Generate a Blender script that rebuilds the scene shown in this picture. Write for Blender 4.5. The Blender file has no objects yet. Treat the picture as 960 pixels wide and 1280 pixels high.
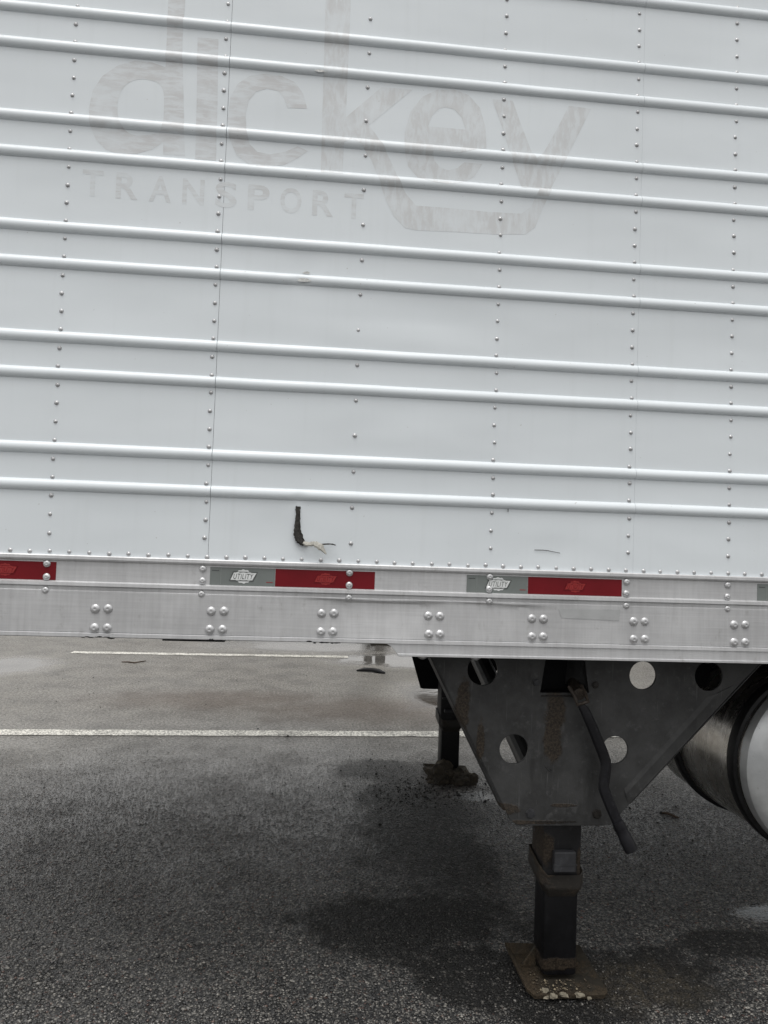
import bpy, bmesh, math, random
import numpy as np
from mathutils import Vector, Matrix, noise
S = bpy.context.scene
C = S.collection
R = random.Random(7)
PI = math.pi

# ------------------------------------------------------------------ camera
F, YAW, PITCH, ROLL, DIST, CAMZ = 940.893634, -0.096684813, 0.0395352928, 0.0351220626, 2.12153407, 1.37
def _axes():
    r = Vector((math.cos(YAW), math.sin(YAW), 0))
    w = Vector((-math.sin(YAW)*math.cos(PITCH), math.cos(YAW)*math.cos(PITCH), math.sin(PITCH)))
    u = r.cross(w)
    return math.cos(ROLL)*r + math.sin(ROLL)*u, -math.sin(ROLL)*r + math.cos(ROLL)*u, w
AR, AU, AW = _axes()
cam = bpy.data.objects.new('camera', bpy.data.cameras.new('camera'))
C.objects.link(cam)
m = Matrix((AR, AU, -AW)).transposed().to_4x4()
m.translation = Vector((0, -DIST, CAMZ))
cam.matrix_world = m
cam.data.sensor_fit = 'VERTICAL'
cam.data.sensor_height = 24
cam.data.sensor_width = 18
cam.data.lens = F/1280*24
cam.data.clip_start = 0.05
cam.data.clip_end = 2000
S.camera = cam

# ------------------------------------------------------------------ sky, sun, exposure
ELEV, AZ = math.radians(72), math.radians(-28)      # soft sun behind the camera, a little left
wd = bpy.data.worlds.new("World"); S.world = wd; wd.use_nodes = True
nt = wd.node_tree; nt.nodes.clear()
sky = nt.nodes.new('ShaderNodeTexSky'); sky.sky_type = 'NISHITA'; sky.sun_disc = False
sky.sun_elevation = ELEV; sky.sun_rotation = PI + AZ
sky.air_density = 1.0; sky.dust_density = 4.0; sky.ozone_density = 1.0
hs = nt.nodes.new('ShaderNodeHueSaturation'); hs.inputs['Saturation'].default_value = 0.18
mx = nt.nodes.new('ShaderNodeMix'); mx.data_type = 'RGBA'
mx.inputs[0].default_value = 0.85
# overcast cloud cover, three times as bright overhead as at the horizon
tc = nt.nodes.new('ShaderNodeTexCoord'); sz = nt.nodes.new('ShaderNodeSeparateXYZ'); nt.links.new(tc.outputs['Generated'], sz.inputs[0])
mr = nt.nodes.new('ShaderNodeMapRange'); nt.links.new(sz.outputs['Z'], mr.inputs[0]); mr.inputs[3].default_value = 0.44; mr.inputs[4].default_value = 1.0
cl = nt.nodes.new('ShaderNodeMix'); cl.data_type = 'RGBA'; cl.blend_type = 'MULTIPLY'; cl.inputs[0].default_value = 1
cl.inputs[6].default_value = (13.95, 13.8, 13.55, 1); nt.links.new(mr.outputs[0], cl.inputs[7]); nt.links.new(cl.outputs[2], mx.inputs[7])
bg = nt.nodes.new('ShaderNodeBackground'); bg.inputs['Strength'].default_value = 0.11
wo = nt.nodes.new('ShaderNodeOutputWorld')
nt.links.new(sky.outputs[0], hs.inputs['Color']); nt.links.new(hs.outputs[0], mx.inputs[6])
nt.links.new(mx.outputs[2], bg.inputs['Color']); nt.links.new(bg.outputs[0], wo.inputs[0])
sl = bpy.data.lights.new('sun', 'SUN'); sl.energy = 1.6; sl.angle = math.radians(32); sl.color = (1, 0.98, 0.95)
so = bpy.data.objects.new('sun', sl); C.objects.link(so)
sd = Vector((math.sin(AZ)*math.cos(ELEV), -math.cos(AZ)*math.cos(ELEV), math.sin(ELEV)))   # towards the sun
so.rotation_euler = sd.to_track_quat('Z', 'Y').to_euler()
S.view_settings.view_transform = 'Standard'; S.view_settings.look = 'None'
S.view_settings.exposure = 0.07; S.view_settings.gamma = 1

# ------------------------------------------------------------------ helpers
def at(px, py, Y=0.0):
    """point of the plane y=Y that a surveyed photo point lies on"""
    d = AR*((px-480)/F) - AU*((py-640)/F) + AW
    t = (Y+DIST)/d.y
    return d*t + Vector((0, -DIST, CAMZ))
def gnd(px, py, Z=0.0):
    d = AR*((px-480)/F) - AU*((py-640)/F) + AW
    t = (Z-CAMZ)/d.z
    return d*t + Vector((0, -DIST, CAMZ))
def link(name, me, mat=None, parent=None, loc=None):
    o = bpy.data.objects.new(name, me); C.objects.link(o)
    if mat and me and len(me.materials) == 0: me.materials.append(mat)
    if parent: o.parent = parent
    if loc is not None: o.location = loc
    return o
def pydata(name, v, f, mat=None, parent=None, smooth=False, loc=None):
    me = bpy.data.meshes.new(name); me.from_pydata([tuple(x) for x in v], [], f); me.update()
    if smooth: me.polygons.foreach_set('use_smooth', [True]*len(me.polygons))
    return link(name, me, mat, parent, loc)
def frombm(name, bm, mat=None, parent=None, smooth=None, loc=None):
    me = bpy.data.meshes.new(name); bmesh.ops.recalc_face_normals(bm, faces=bm.faces[:]); bm.to_mesh(me); bm.free()
    if smooth:
        me.polygons.foreach_set('use_smooth', [True]*len(me.polygons)); me.set_sharp_from_angle(angle=math.radians(smooth))
    return link(name, me, mat, parent, loc)
def box(bm, lo, hi, bev=0.0, mat4=None):
    c = [(a+b)/2 for a, b in zip(lo, hi)]; s = [abs(b-a) for a, b in zip(lo, hi)]
    M = Matrix.Translation(c) @ Matrix.Diagonal((*s, 1))
    if mat4: M = mat4 @ M
    g = bmesh.ops.create_cube(bm, size=1, matrix=M)
    if bev:
        ed = {e for v in g['verts'] for e in v.link_edges}
        bmesh.ops.bevel(bm, geom=list(ed), offset=bev, segments=2, affect='EDGES', profile=0.5)
def tube(bm, pts, rad, seg=12, caps=True, flat=1.0):
    """round bar through points; rad may be a list"""
    pts = [Vector(p) for p in pts]; n = len(pts)
    rad = rad if isinstance(rad, (list, tuple)) else [rad]*n
    rings = []; up = Vector((0, 1, 0.001))
    for i, p in enumerate(pts):
        t = (pts[min(i+1, n-1)] - pts[max(i-1, 0)]).normalized()
        a = t.cross(up)
        if a.length < 1e-3: a = t.cross(Vector((1, 0, 0)))
        a.normalize(); b = a.cross(t).normalized()
        rings.append([bm.verts.new(p + rad[i]*(math.cos(2*PI*k/seg)*a + flat*math.sin(2*PI*k/seg)*b)) for k in range(seg)])
    for i in range(n-1):
        for k in range(seg):
            bm.faces.new((rings[i][k], rings[i][(k+1) % seg], rings[i+1][(k+1) % seg], rings[i+1][k]))
    if caps:
        bm.faces.new(rings[0][::-1]); bm.faces.new(rings[-1])
def lathe(bm, prof, axis_o, axis_d, seg=48, caps=False):
    d = Vector(axis_d).normalized(); a = d.orthogonal().normalized(); b = d.cross(a)
    rings = []
    for (r, h) in prof:
        o = Vector(axis_o) + d*h
        if r < 1e-6: rings.append([bm.verts.new(o)])
        else: rings.append([bm.verts.new(o + r*(math.cos(2*PI*k/seg)*a + math.sin(2*PI*k/seg)*b)) for k in range(seg)])
    for A, B in zip(rings, rings[1:]):
        for k in range(seg):
            k2 = (k+1) % seg
            if len(A) == 1 and len(B) == 1: continue
            if len(A) == 1: bm.faces.new((A[0], B[k], B[k2]))
            elif len(B) == 1: bm.faces.new((A[k], A[k2], B[0]))
            else: bm.faces.new((A[k], A[k2], B[k2], B[k]))
def fill_mesh(loops, ext=0.0, bevel=0.0):
    """filled outline with holes, loops = lists of 2-D points; mesh in XY, thickness along Z"""
    cu = bpy.data.curves.new('outline', 'CURVE'); cu.dimensions = '2D'; cu.fill_mode = 'BOTH'
    cu.extrude = ext; cu.bevel_depth = bevel; cu.bevel_resolution = 1
    for lp in loops:
        sp = cu.splines.new('POLY'); sp.points.add(len(lp)-1); sp.use_cyclic_u = True
        for p, q in zip(sp.points, lp): p.co = (q[0], q[1], 0, 1)
    o = bpy.data.objects.new('outline', cu); C.objects.link(o)
    dg = bpy.context.evaluated_depsgraph_get()
    me = bpy.data.meshes.new_from_object(o.evaluated_get(dg))
    bpy.data.objects.remove(o); bpy.data.curves.remove(cu)
    me.materials.clear()
    return me
def text_mesh(body, size=1.0, offset=0.0, shear=0.0, space=1.0, res=4):
    cu = bpy.data.curves.new('lettering', 'FONT'); cu.body = body; cu.size = size; cu.offset = offset
    cu.shear = shear; cu.space_character = space; cu.resolution_u = res
    o = bpy.data.objects.new('lettering', cu); C.objects.link(o)
    dg = bpy.context.evaluated_depsgraph_get()
    me = bpy.data.meshes.new_from_object(o.evaluated_get(dg))
    bpy.data.objects.remove(o); bpy.data.curves.remove(cu); me.materials.clear()
    return me
def stand_up(me, Y, dy=0.0):
    """XY outline -> XZ wall plane at y=Y, facing the camera"""
    for v in me.vertices: v.co = (v.co.x, Y + dy - v.co.z, v.co.y)
    me.update()
def circ(cx, cz, r, n=32):
    return [(cx + r*math.cos(2*PI*k/n), cz + r*math.sin(2*PI*k/n)) for k in range(n)]
def tag(o, label=None, cat=None, group=None, kind=None):
    if label: o['label'] = label
    if cat: o['category'] = cat
    if group: o['group'] = group
    if kind: o['kind'] = kind
    return o
def empty(name, loc, label, cat):
    o = bpy.data.objects.new(name, None); C.objects.link(o); o.location = loc
    return tag(o, label, cat)

# ------------------------------------------------------------------ materials
class N:
    def __init__(s, name):
        s.m = bpy.data.materials.new(name); s.m.use_nodes = True; s.t = s.m.node_tree
        s.b = s.t.nodes['Principled BSDF']; s._co = None
    def n(s, k, **kw):
        q = s.t.nodes.new(k)
        for a, b in kw.items(): setattr(q, a, b)
        return q
    def l(s, a, b): s.t.links.new(a, b)
    def set(s, sock, v):
        if hasattr(v, 'is_output') or isinstance(v, bpy.types.NodeSocket): s.l(v, sock)
        else: sock.default_value = v
    def co(s):
        if s._co is None:
            s._co = s.n('ShaderNodeNewGeometry').outputs['Position']
        return s._co
    def scale(s, v, sc, off=(0, 0, 0)):
        q = s.n('ShaderNodeMapping'); s.set(q.inputs['Vector'], v); q.inputs['Scale'].default_value = sc; q.inputs['Location'].default_value = off
        return q.outputs[0]
    def noise(s, v, sc, det=4, rough=0.55, dist=0.0):
        q = s.n('ShaderNodeTexNoise'); s.set(q.inputs['Vector'], v); q.inputs['Scale'].default_value = sc
        q.inputs['Detail'].default_value = det; q.inputs['Roughness'].default_value = rough; q.inputs['Distortion'].default_value = dist
        return q.outputs[0]
    def voro(s, v, sc, feat='F1', out='Distance'):
        q = s.n('ShaderNodeTexVoronoi', feature=feat); s.set(q.inputs['Vector'], v); q.inputs['Scale'].default_value = sc
        return q.outputs[out]
    def math(s, op, a, b=0.0, c=0.0, clamp=False):
        q = s.n('ShaderNodeMath', operation=op, use_clamp=clamp)
        s.set(q.inputs[0], a); s.set(q.inputs[1], b); s.set(q.inputs[2], c)
        return q.outputs[0]
    def ramp(s, f, a, b, x=0.0, y=1.0):
        q = s.n('ShaderNodeMapRange', clamp=True); q.interpolation_type = 'SMOOTHSTEP'
        s.set(q.inputs[0], f); q.inputs[1].default_value = a; q.inputs[2].default_value = b
        s.set(q.inputs[3], x); s.set(q.inputs[4], y)
        return q.outputs[0]
    def mix(s, f, a, b):
        q = s.n('ShaderNodeMix', data_type='RGBA'); s.set(q.inputs[0], f)
        for k, v in ((6, a), (7, b)):
            s.set(q.inputs[k], v if not isinstance(v, tuple) else (*v, 1)[:4])
        return q.outputs[2]
    def mul(s, f, a, b):
        q = s.n('ShaderNodeMix', data_type='RGBA', blend_type='MULTIPLY'); s.set(q.inputs[0], f)
        s.set(q.inputs[6], a if not isinstance(a, tuple) else (*a, 1)[:4]); s.set(q.inputs[7], b if not isinstance(b, tuple) else (*b, 1)[:4])
        return q.outputs[2]
    def blob(s, v, c, size, edge=0.5, nz=None, amp=0.6):
        """1 inside an ellipsoid at c, soft ragged edge"""
        q = s.n('ShaderNodeVectorMath', operation='SUBTRACT'); s.set(q.inputs[0], v); q.inputs[1].default_value = c
        d = s.n('ShaderNodeVectorMath', operation='DIVIDE'); s.l(q.outputs[0], d.inputs[0]); d.inputs[1].default_value = size
        e = s.n('ShaderNodeVectorMath', operation='LENGTH'); s.l(d.outputs[0], e.inputs[0])
        r = e.outputs['Value']
        if nz is not None: r = s.math('ADD', r, s.math('MULTIPLY', s.math('SUBTRACT', nz, 0.5), amp*2))
        return s.ramp(r, 1+edge, 1-edge)
    def bump(s, h, strength=0.3, dist=0.01, nrm=None):
        q = s.n('ShaderNodeBump'); q.inputs['Strength'].default_value = strength; q.inputs['Distance'].default_value = dist
        s.set(q.inputs['Height'], h)
        if nrm is not None: s.l(nrm, q.inputs['Normal'])
        return q.outputs[0]
    def out(s, col=None, rough=None, metal=None, nrm=None, spec=None):
        if col is not None: s.set(s.b.inputs['Base Color'], col if not isinstance(col, tuple) else (*col, 1)[:4])
        if rough is not None: s.set(s.b.inputs['Roughness'], rough)
        if metal is not None: s.set(s.b.inputs['Metallic'], metal)
        if nrm is not None: s.l(nrm, s.b.inputs['Normal'])
        if spec is not None: s.b.inputs['Specular IOR Level'].default_value = spec
        return s.m

def mat_paint(name, base, worn=None):
    k = N(name); p = k.co()
    big = k.noise(p, 1.3, 3); drip = k.noise(k.scale(p, (26, 1, 1.2)), 1.0, 5, 0.6)
    c = k.mix(k.ramp(big, 0.3, 0.7), base, tuple(x*0.95 for x in base))
    c = k.mix(k.ramp(drip, 0.52, 0.8, 0, 0.36), c, (base[0]*.87, base[1]*.87, base[2]*.86))
    speck = k.noise(p, 85, 2, 0.5)
    c = k.mix(k.ramp(speck, 0.74, 0.78, 0, 0.5), c, (0.36, 0.35, 0.33))
    if worn:
        wv = k.scale(p, (16, 1, 75)) if worn[1] == 'h' else k.scale(p, (55, 1, 18))
        w = k.noise(wv, 1.0, 5, 0.65, 0.4)
        w2 = k.noise(p, 9, 4, 0.6)
        f = k.math('MULTIPLY', k.ramp(w, 0.38, 0.60, 0.35, 1.0), k.ramp(w2, 0.30, 0.58, 0.30, 1.0))
        c = k.mix(k.math('MULTIPLY', f, worn[2]), c, worn[0])
    wob = k.noise(k.scale(p, (1.0, 1, 2.2)), 2.2, 2, 0.4)
    fine = k.noise(p, 260, 2)
    nr = k.bump(wob, 0.42, 0.014); nr = k.bump(k.noise(p, 9, 3, .5), 0.10, 0.004, nr); nr = k.bump(fine, 0.05, 0.001, nr)
    return k.out(c, k.ramp(drip, 0.3, 0.8, 0.33, 0.5), 0.0, nr)
WHITE = (0.715, 0.762, 0.795)
M_WHITE = mat_paint('trailer_paint', WHITE)
LET = (0.46, 0.445, 0.44)
M_LET_H = mat_paint('faded_lettering_streaked', WHITE, (LET, 'h', 0.56))
M_LET_V = mat_paint('faded_lettering_worn', WHITE, ((0.47, 0.455, 0.445), 'v', 0.48))
M_LET_S = mat_paint('faded_small_lettering', WHITE, ((0.48, 0.475, 0.47), 'h', 0.52))

def mat_alu(name, base=0.56, rough=0.42, metal=0.55, ref=None):
    k = N(name); p = k.co()
    v = k.noise(k.scale(p, (70, 1, 5)), 1.0, 6, 0.65, 0.6)
    h = k.noise(k.scale(p, (3.5, 1, 160)), 1.0, 5, 0.6)
    b = k.noise(p, 5, 4, 0.6)
    f = k.math('ADD', k.math('MULTIPLY', v, 0.30), k.math('ADD', k.math('MULTIPLY', h, 0.26), k.math('MULTIPLY', b, 0.52)))
    c = k.mix(k.ramp(f, 0.36, 0.76), (base*0.80, base*0.805, base*0.82), (base*1.12, base*1.13, base*1.15))
    dirt = k.ramp(k.math('ADD', k.math('MULTIPLY', k.noise(p, 38, 5, 0.7), .5), k.math('MULTIPLY', k.noise(k.scale(p, (34, 1, 6)), 1, 5, .7), .5)), 0.54, 0.68, 0, 0.42)
    c = k.mix(dirt, c, (base*.45, base*.44, base*.42))
    scr = k.noise(k.scale(p, (9, 1, 420)), 1.0, 3, 0.5, 0.3)
    c = k.mix(k.ramp(scr, 0.66, 0.72, 0, 0.35), c, (base*.5, base*.5, base*.52))
    nr = k.bump(k.math('ADD', scr, v), 0.10, 0.0015); nr = k.bump(k.noise(p, 6, 2), 0.3, 0.008, nr)
    return k.out(c, k.ramp(f, 0.35, 0.7, rough+0.1, rough-0.06), metal, nr)
M_ALU = mat_alu('mill_aluminium', 0.57, 0.46, 0.45)
M_RIVET = mat_alu('aluminium_rivet', 0.60, 0.36, 0.7)
M_PRIV = mat_alu('weathered_rivet', 0.50, 0.40, 0.6)

def mat_plain(name, col, rough=0.5, metal=0.0, var=0.15, sc=30, bump=0.1, spec=None):
    k = N(name); p = k.co(); a = k.noise(p, sc, 5, 0.6)
    c = k.mix(k.ramp(a, 0.3, 0.7), tuple(x*(1-var) for x in col), tuple(min(1, x*(1+var)) for x in col))
    return k.out(c, k.ramp(a, 0.3, 0.7, rough-0.06, rough+0.06), metal, k.bump(k.noise(p, sc*4, 4), bump, 0.003), spec)
M_GAP = mat_plain('dark_joint', (0.07, 0.07, 0.075), 0.7)
M_TRED = mat_plain('red_reflective_tape', (0.15, 0.004, 0.009), 0.45, 0, 0.10, 8, 0.03, 0.25)
M_TRED2 = mat_plain('red_tape_badge', (0.28, 0.016, 0.016), 0.36, 0, 0.10, 60, 0.03)
M_TGREY = mat_plain('grey_reflective_tape', (0.17, 0.188, 0.182), 0.34, 0, 0.08, 8, 0.03)
M_TGREY2 = mat_plain('grey_tape_line', (0.24, 0.26, 0.25), 0.36, 0, 0.08, 30, 0.03)
M_BADGE = mat_plain('white_tape_badge', (0.68, 0.70, 0.70), 0.4, 0, 0.05, 60, 0.03)
M_INK = mat_plain('dark_tape_ink', (0.05, 0.055, 0.055), 0.4, 0, 0.05, 60, 0.03)
M_RUBBER = mat_plain('black_rubber', (0.010, 0.010, 0.011), 0.42, 0, 0.3, 60, 0.1, 0.22)
M_BLACK = mat_plain('black_steel', (0.008, 0.008, 0.009), 0.65, 0, 0.3, 20, 0.2, 0.12)
M_PALEFLAP = mat_plain('torn_pale_skin', (0.42, 0.41, 0.37), 0.55, 0, 0.25, 160, 0.3)
M_DARKTEAR = mat_plain('torn_dark_edge', (0.024, 0.022, 0.019), 0.75, 0, 0.9, 150, 0.9)
M_SCUFF = mat_plain('scraped_paint', (0.56, 0.57, 0.56), 0.5, 0, 0.2, 160, 0.3)
M_PATCH = mat_plain('grey_paint_patch', (0.45, 0.46, 0.465), 0.46, 0.4, 0.06, 20, 0.05)

def rusty(name, base, rough, blobs, gen=0.68, spec=0.3, rust=(0.036, 0.027, 0.019), crust=None):
    k = N(name); p = k.co()
    a = k.noise(p, 7, 6, 0.65); g = k.noise(p, 34, 6, 0.7); fine = k.noise(p, 150, 4, 0.7)
    c = k.mix(k.ramp(a, 0.3, 0.7), tuple(x*0.60 for x in base), tuple(x*1.3 for x in base))
    c = k.mix(k.ramp(g, 0.55, 0.70, 0, 0.6), c, tuple(x*1.9 for x in base))
    c = k.mix(k.ramp(k.noise(k.scale(p, (14, 14, 3)), 1, 5, .65), .56, .70, 0, .55), c, tuple(x*.45 for x in base))
    c = k.mix(k.ramp(k.noise(k.scale(p, (240, 40, 8)), 1, 3, .5), .69, .74, 0, .5), c, tuple(x*2.6 for x in base))
    rag = k.math('ADD', k.math('MULTIPLY', k.noise(p, 16, 5, 0.7), 0.6), k.math('MULTIPLY', g, 0.4))
    f = k.ramp(k.noise(p, 11, 6, 0.7), gen, gen+0.12, 0, 0.75)
    for (c0, sz) in blobs:
        f = k.math('MAXIMUM', f, k.blob(p, c0, sz, 0.22, rag, 1.3))
    rc = k.mix(k.ramp(fine, 0.35, 0.65), tuple(x*0.5 for x in rust), tuple(x*1.6 for x in rust))
    rc = k.mix(k.ramp(k.noise(p, 260, 2), 0.61, 0.69, 0, 0.6), rc, (0.115, 0.098, 0.072))
    c = k.mix(k.math('MULTIPLY', f, 0.78), c, rc)
    nr = k.bump(k.math('MULTIPLY', k.math('ADD', fine, g), k.ramp(f, 0, 1, 0.25, 1.0)), 0.5, 0.004)
    return k.out(c, k.ramp(f, 0, 1, rough, 0.85), 0.0, nr, spec)
_rb = lambda px, py, Y, sx, sz: (tuple(at(px, py, Y)), (sx, 0.15, sz))
M_PLATE = rusty('bracket_steel', (0.044, 0.0445, 0.045), 0.46,
    [_rb(692, 900, .17, .032, .085), _rb(690, 930, .17, .03, .05), _rb(578, 880, .17, .022, .075), _rb(600, 925, .17, .012, .06),
     _rb(706, 1006, .17, .045, .006), _rb(632, 1010, .17, .04, .014), _rb(663, 1027, .17, .10, .006)], 0.74)
M_LEG = rusty('landing_leg_steel', (0.015, 0.015, 0.0165), 0.55,
    [_rb(684, 1062, .215, .022, .05), _rb(676, 1045, .215, .012, .06), _rb(724, 1080, .215, .008, .05), _rb(700, 1203, .215, .09, .014)], 0.70)
M_INNER = rusty('inner_leg_steel', (0.007, 0.007, 0.008), 0.42, [_rb(700, 1207, .215, .10, .02)], 0.74, 0.15)
M_COLLAR = rusty('rusty_collar', (0.020, 0.018, 0.016), 0.5, [_rb(690, 1085, .2, .05, .03)], 0.55)
M_LATCH = rusty('grey_latch_steel', (0.036, 0.037, 0.041), 0.42, [], 0.8)
M_PAD = rusty('dirty_foot_pad', (0.026, 0.023, 0.018), 0.85, [_rb(650, 1215, .25, .06, .05)], 0.45, 0.2, (0.045, 0.033, 0.021))
M_CRANK = rusty('crank_steel', (0.010, 0.010, 0.012), 0.40, [], 0.80, 0.2)
M_CLEVIS = rusty('rusty_clevis', (0.045, 0.036, 0.030), 0.5, [], 0.5)
k = N('dried_mud'); p = k.co(); a = k.noise(p, 18, 6, .7); b = k.noise(p, 90, 4, .7)
M_MUD = k.out(k.mix(k.ramp(b, .3, .7), k.mix(k.ramp(a, .35, .65), (.012, .011, .009), (.085, .068, .045)), (.04, .034, .026)), .9, 0, k.bump(k.math('ADD', a, b), .9, .012))

k = N('polished_tank'); p = k.co()
rg = k.noise(k.scale(p, (6, 30, 6)), 1, 4, .6); a = k.noise(p, 14, 5, .65)
M_TANK = k.out(k.mix(k.ramp(a, .35, .7), (.46, .44, .40), (.68, .66, .63)), k.ramp(rg, .3, .7, .20, .32), 0.95, k.bump(k.noise(k.scale(p, (2, 25, 2)), 1, 2), .10, .004))
k = N('tank_end'); p = k.co(); a = k.noise(p, 9, 6, .65); sp = k.noise(p, 70, 3)
c = k.mix(k.ramp(a, .3, .7), (.46, .475, .485), (.60, .615, .625)); c = k.mix(k.ramp(sp, .70, .74, 0, .7), c, (.12, .12, .12))
M_TANKEND = k.out(c, .40, 0.6, k.bump(a, .2, .006))

# asphalt -----------------------------------------------------------
def make_asphalt(name, isl):
    k = N(name); p = k.co()
    g = lambda px, py: tuple(gnd(px, py))
    n_big = k.noise(p, 0.55, 5, 0.6); n_mid = k.noise(p, 3.2, 5, 0.6); n_fine = k.noise(p, 24, 5, 0.65); n_grain = k.noise(p, 55, 4, 0.8)
    pw = k.n('ShaderNodeVectorMath', operation='ADD'); k.l(p, pw.inputs[0])
    wq = k.n('ShaderNodeTexNoise'); k.l(p, wq.inputs['Vector']); wq.inputs['Scale'].default_value = 140; wq.inputs['Detail'].default_value = 2
    ws = k.n('ShaderNodeVectorMath', operation='SCALE'); k.l(wq.outputs['Color'], ws.inputs[0]); ws.inputs['Scale'].default_value = 0.006
    k.l(ws.outputs[0], pw.inputs[1]); pd = pw.outputs[0]
    vd = k.voro(pd, 88); vc = k.n('ShaderNodeTexVoronoi'); k.l(pd, vc.inputs['Vector']); vc.inputs['Scale'].default_value = 88
    sep = k.n('ShaderNodeSeparateColor'); k.l(vc.outputs['Color'], sep.inputs[0])
    if isl:      # one colour per stone
        gi = k.n('ShaderNodeNewGeometry'); wn = k.n('ShaderNodeTexWhiteNoise', noise_dimensions='1D'); k.l(gi.outputs['Random Per Island'], wn.inputs['W'])
        sep = k.n('ShaderNodeSeparateColor'); k.l(wn.outputs['Color'], sep.inputs[0]); vd = k.ramp(k.noise(p, 150, 3), .3, .8, 0.0, 0.35)
    vd2 = k.voro(pd, 260)
    sx = k.n('ShaderNodeSeparateXYZ'); k.l(p, sx.inputs[0])
    stone = k.mix(k.ramp(sep.outputs[0], 0.25, 1.0), ((0.035, 0.035, 0.036) if isl else (0.022, 0.022, 0.023)), (0.19, 0.182, 0.168))
    stone = k.mix(k.ramp(sep.outputs[1], 0.84, 0.95), stone, (0.30, 0.285, 0.26))
    stone = k.mix(k.ramp(sep.outputs[2], 0.93, 0.97, 0, .6), stone, (0.15, 0.075, 0.055))
    stone = k.mix(k.ramp(vd, 0.36, 0.66), stone, (0.008, 0.008, 0.0085))
    # paler and warmer beyond the trailer; stains with shapes of their own
    far_pale = k.math('MULTIPLY', k.ramp(sx.outputs['Y'], 1.6, 3.2), k.ramp(n_mid, 0.25, 0.65, 0.55, 1.0))
    stone = k.mix(k.math('MULTIPLY', far_pale, 0.8), stone, k.mix(k.ramp(n_grain, .40, .62), (0.16, 0.149, 0.132), (0.52, 0.49, 0.44)))
    brown = k.math('MAXIMUM', k.blob(p, g(470, 888), (1.1, .45, 1), .7, n_mid, .7), k.blob(p, g(280, 875), (.9, .35, 1), .7, n_mid, .7))
    stone = k.mix(k.math('MULTIPLY', brown, 0.55), stone, (0.115, 0.076, 0.050))
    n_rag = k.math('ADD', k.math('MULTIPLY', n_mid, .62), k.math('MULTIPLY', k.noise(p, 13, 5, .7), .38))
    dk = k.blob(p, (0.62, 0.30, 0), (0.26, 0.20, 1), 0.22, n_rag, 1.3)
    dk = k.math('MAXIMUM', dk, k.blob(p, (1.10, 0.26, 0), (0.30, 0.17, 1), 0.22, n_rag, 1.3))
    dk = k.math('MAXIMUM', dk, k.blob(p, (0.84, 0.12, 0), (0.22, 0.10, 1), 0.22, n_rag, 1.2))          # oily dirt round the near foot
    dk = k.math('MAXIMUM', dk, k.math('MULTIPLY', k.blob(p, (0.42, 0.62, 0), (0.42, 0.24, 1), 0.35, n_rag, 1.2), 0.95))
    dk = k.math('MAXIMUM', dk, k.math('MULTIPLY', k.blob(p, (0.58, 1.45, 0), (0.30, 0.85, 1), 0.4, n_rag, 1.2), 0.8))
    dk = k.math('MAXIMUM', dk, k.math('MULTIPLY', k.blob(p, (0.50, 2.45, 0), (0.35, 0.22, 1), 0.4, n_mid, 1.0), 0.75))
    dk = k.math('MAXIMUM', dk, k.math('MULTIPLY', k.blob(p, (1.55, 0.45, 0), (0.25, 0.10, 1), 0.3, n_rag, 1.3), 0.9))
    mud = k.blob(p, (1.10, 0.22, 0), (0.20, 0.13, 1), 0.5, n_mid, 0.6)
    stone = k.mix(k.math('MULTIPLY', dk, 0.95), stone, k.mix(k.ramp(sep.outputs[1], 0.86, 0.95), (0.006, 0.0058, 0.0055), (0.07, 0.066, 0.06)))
    stone = k.mix(k.math('MULTIPLY', mud, 0.65), stone, k.mix(k.ramp(n_fine, .4, .62), (0.022, 0.018, 0.013), (0.085, 0.07, 0.048)))
    wet = k.ramp(n_big, 0.40, 0.62)
    damp_shade = k.math('MULTIPLY', k.ramp(sx.outputs['Y'], 2.9, 1.0), k.math('MULTIPLY', k.ramp(sx.outputs['X'], -1.6, .3, .25, 1.0), k.ramp(n_big, .25, .6, .7, 1.0)))
    stone = k.mix(k.math('MULTIPLY', damp_shade, 0.10), stone, k.mul(1.0, stone, (.22, .22, .23)))  # shade under the trailer painted into the damp stone colour
    pud = k.blob(p, g(530, 826), (1.15, .55, 1), .35, n_mid, .5)
    pud = k.math('MAXIMUM', pud, k.blob(p, g(575, 872), (.55, .75, 1), .5, n_mid, .5))
    pud = k.math('MAXIMUM', pud, k.blob(p, g(8, 832), (.45, .55, 1), .4, n_mid, .5))
    pud = k.math('MAXIMUM', pud, k.math('MULTIPLY', k.blob(p, g(400, 808), (1.3, .6, 1), .5, n_mid, .4), 0.9))
    pud = k.math('MAXIMUM', pud, k.math('MULTIPLY', k.blob(p, g(972, 1141), (.19, .075, 1), .3, n_mid, .3), 0.97))
    pud = k.math('MAXIMUM', pud, k.math('MULTIPLY', k.blob(p, g(590, 995), (.13, .10, 1), .4, n_mid, .4), 0.8))
    
    rg = k.ramp(n_fine, .3, .7, .20, .36) if isl else k.ramp(n_fine, .3, .7, .34, .52)
    rg = k.math('ADD', rg, k.math('MULTIPLY', wet, -0.10)); rg = k.math('ADD', rg, k.math('MULTIPLY', far_pale, 0.06))
    glz = k.blob(p, (-1.3, 1.3, 0), (1.3, 1.7, 1), .7, n_mid, .4); rg = k.math('ADD', rg, k.math('MULTIPLY', glz, -0.04 if isl else -0.19))
    rg = k.math('ADD', rg, k.math('MULTIPLY', dk, 0.25))
    rg = k.mix(pud, rg, (0.04, 0.04, 0.04))
    hgt = k.math('SUBTRACT', 1.0, k.ramp(vd, 0.0, 0.85)); hgt = k.math('ADD', hgt, k.math('MULTIPLY', sep.outputs[1], 0.5))
    hgt = k.math('ADD', hgt, k.math('MULTIPLY', k.ramp(vd2, 0, .9), -0.25))
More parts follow.
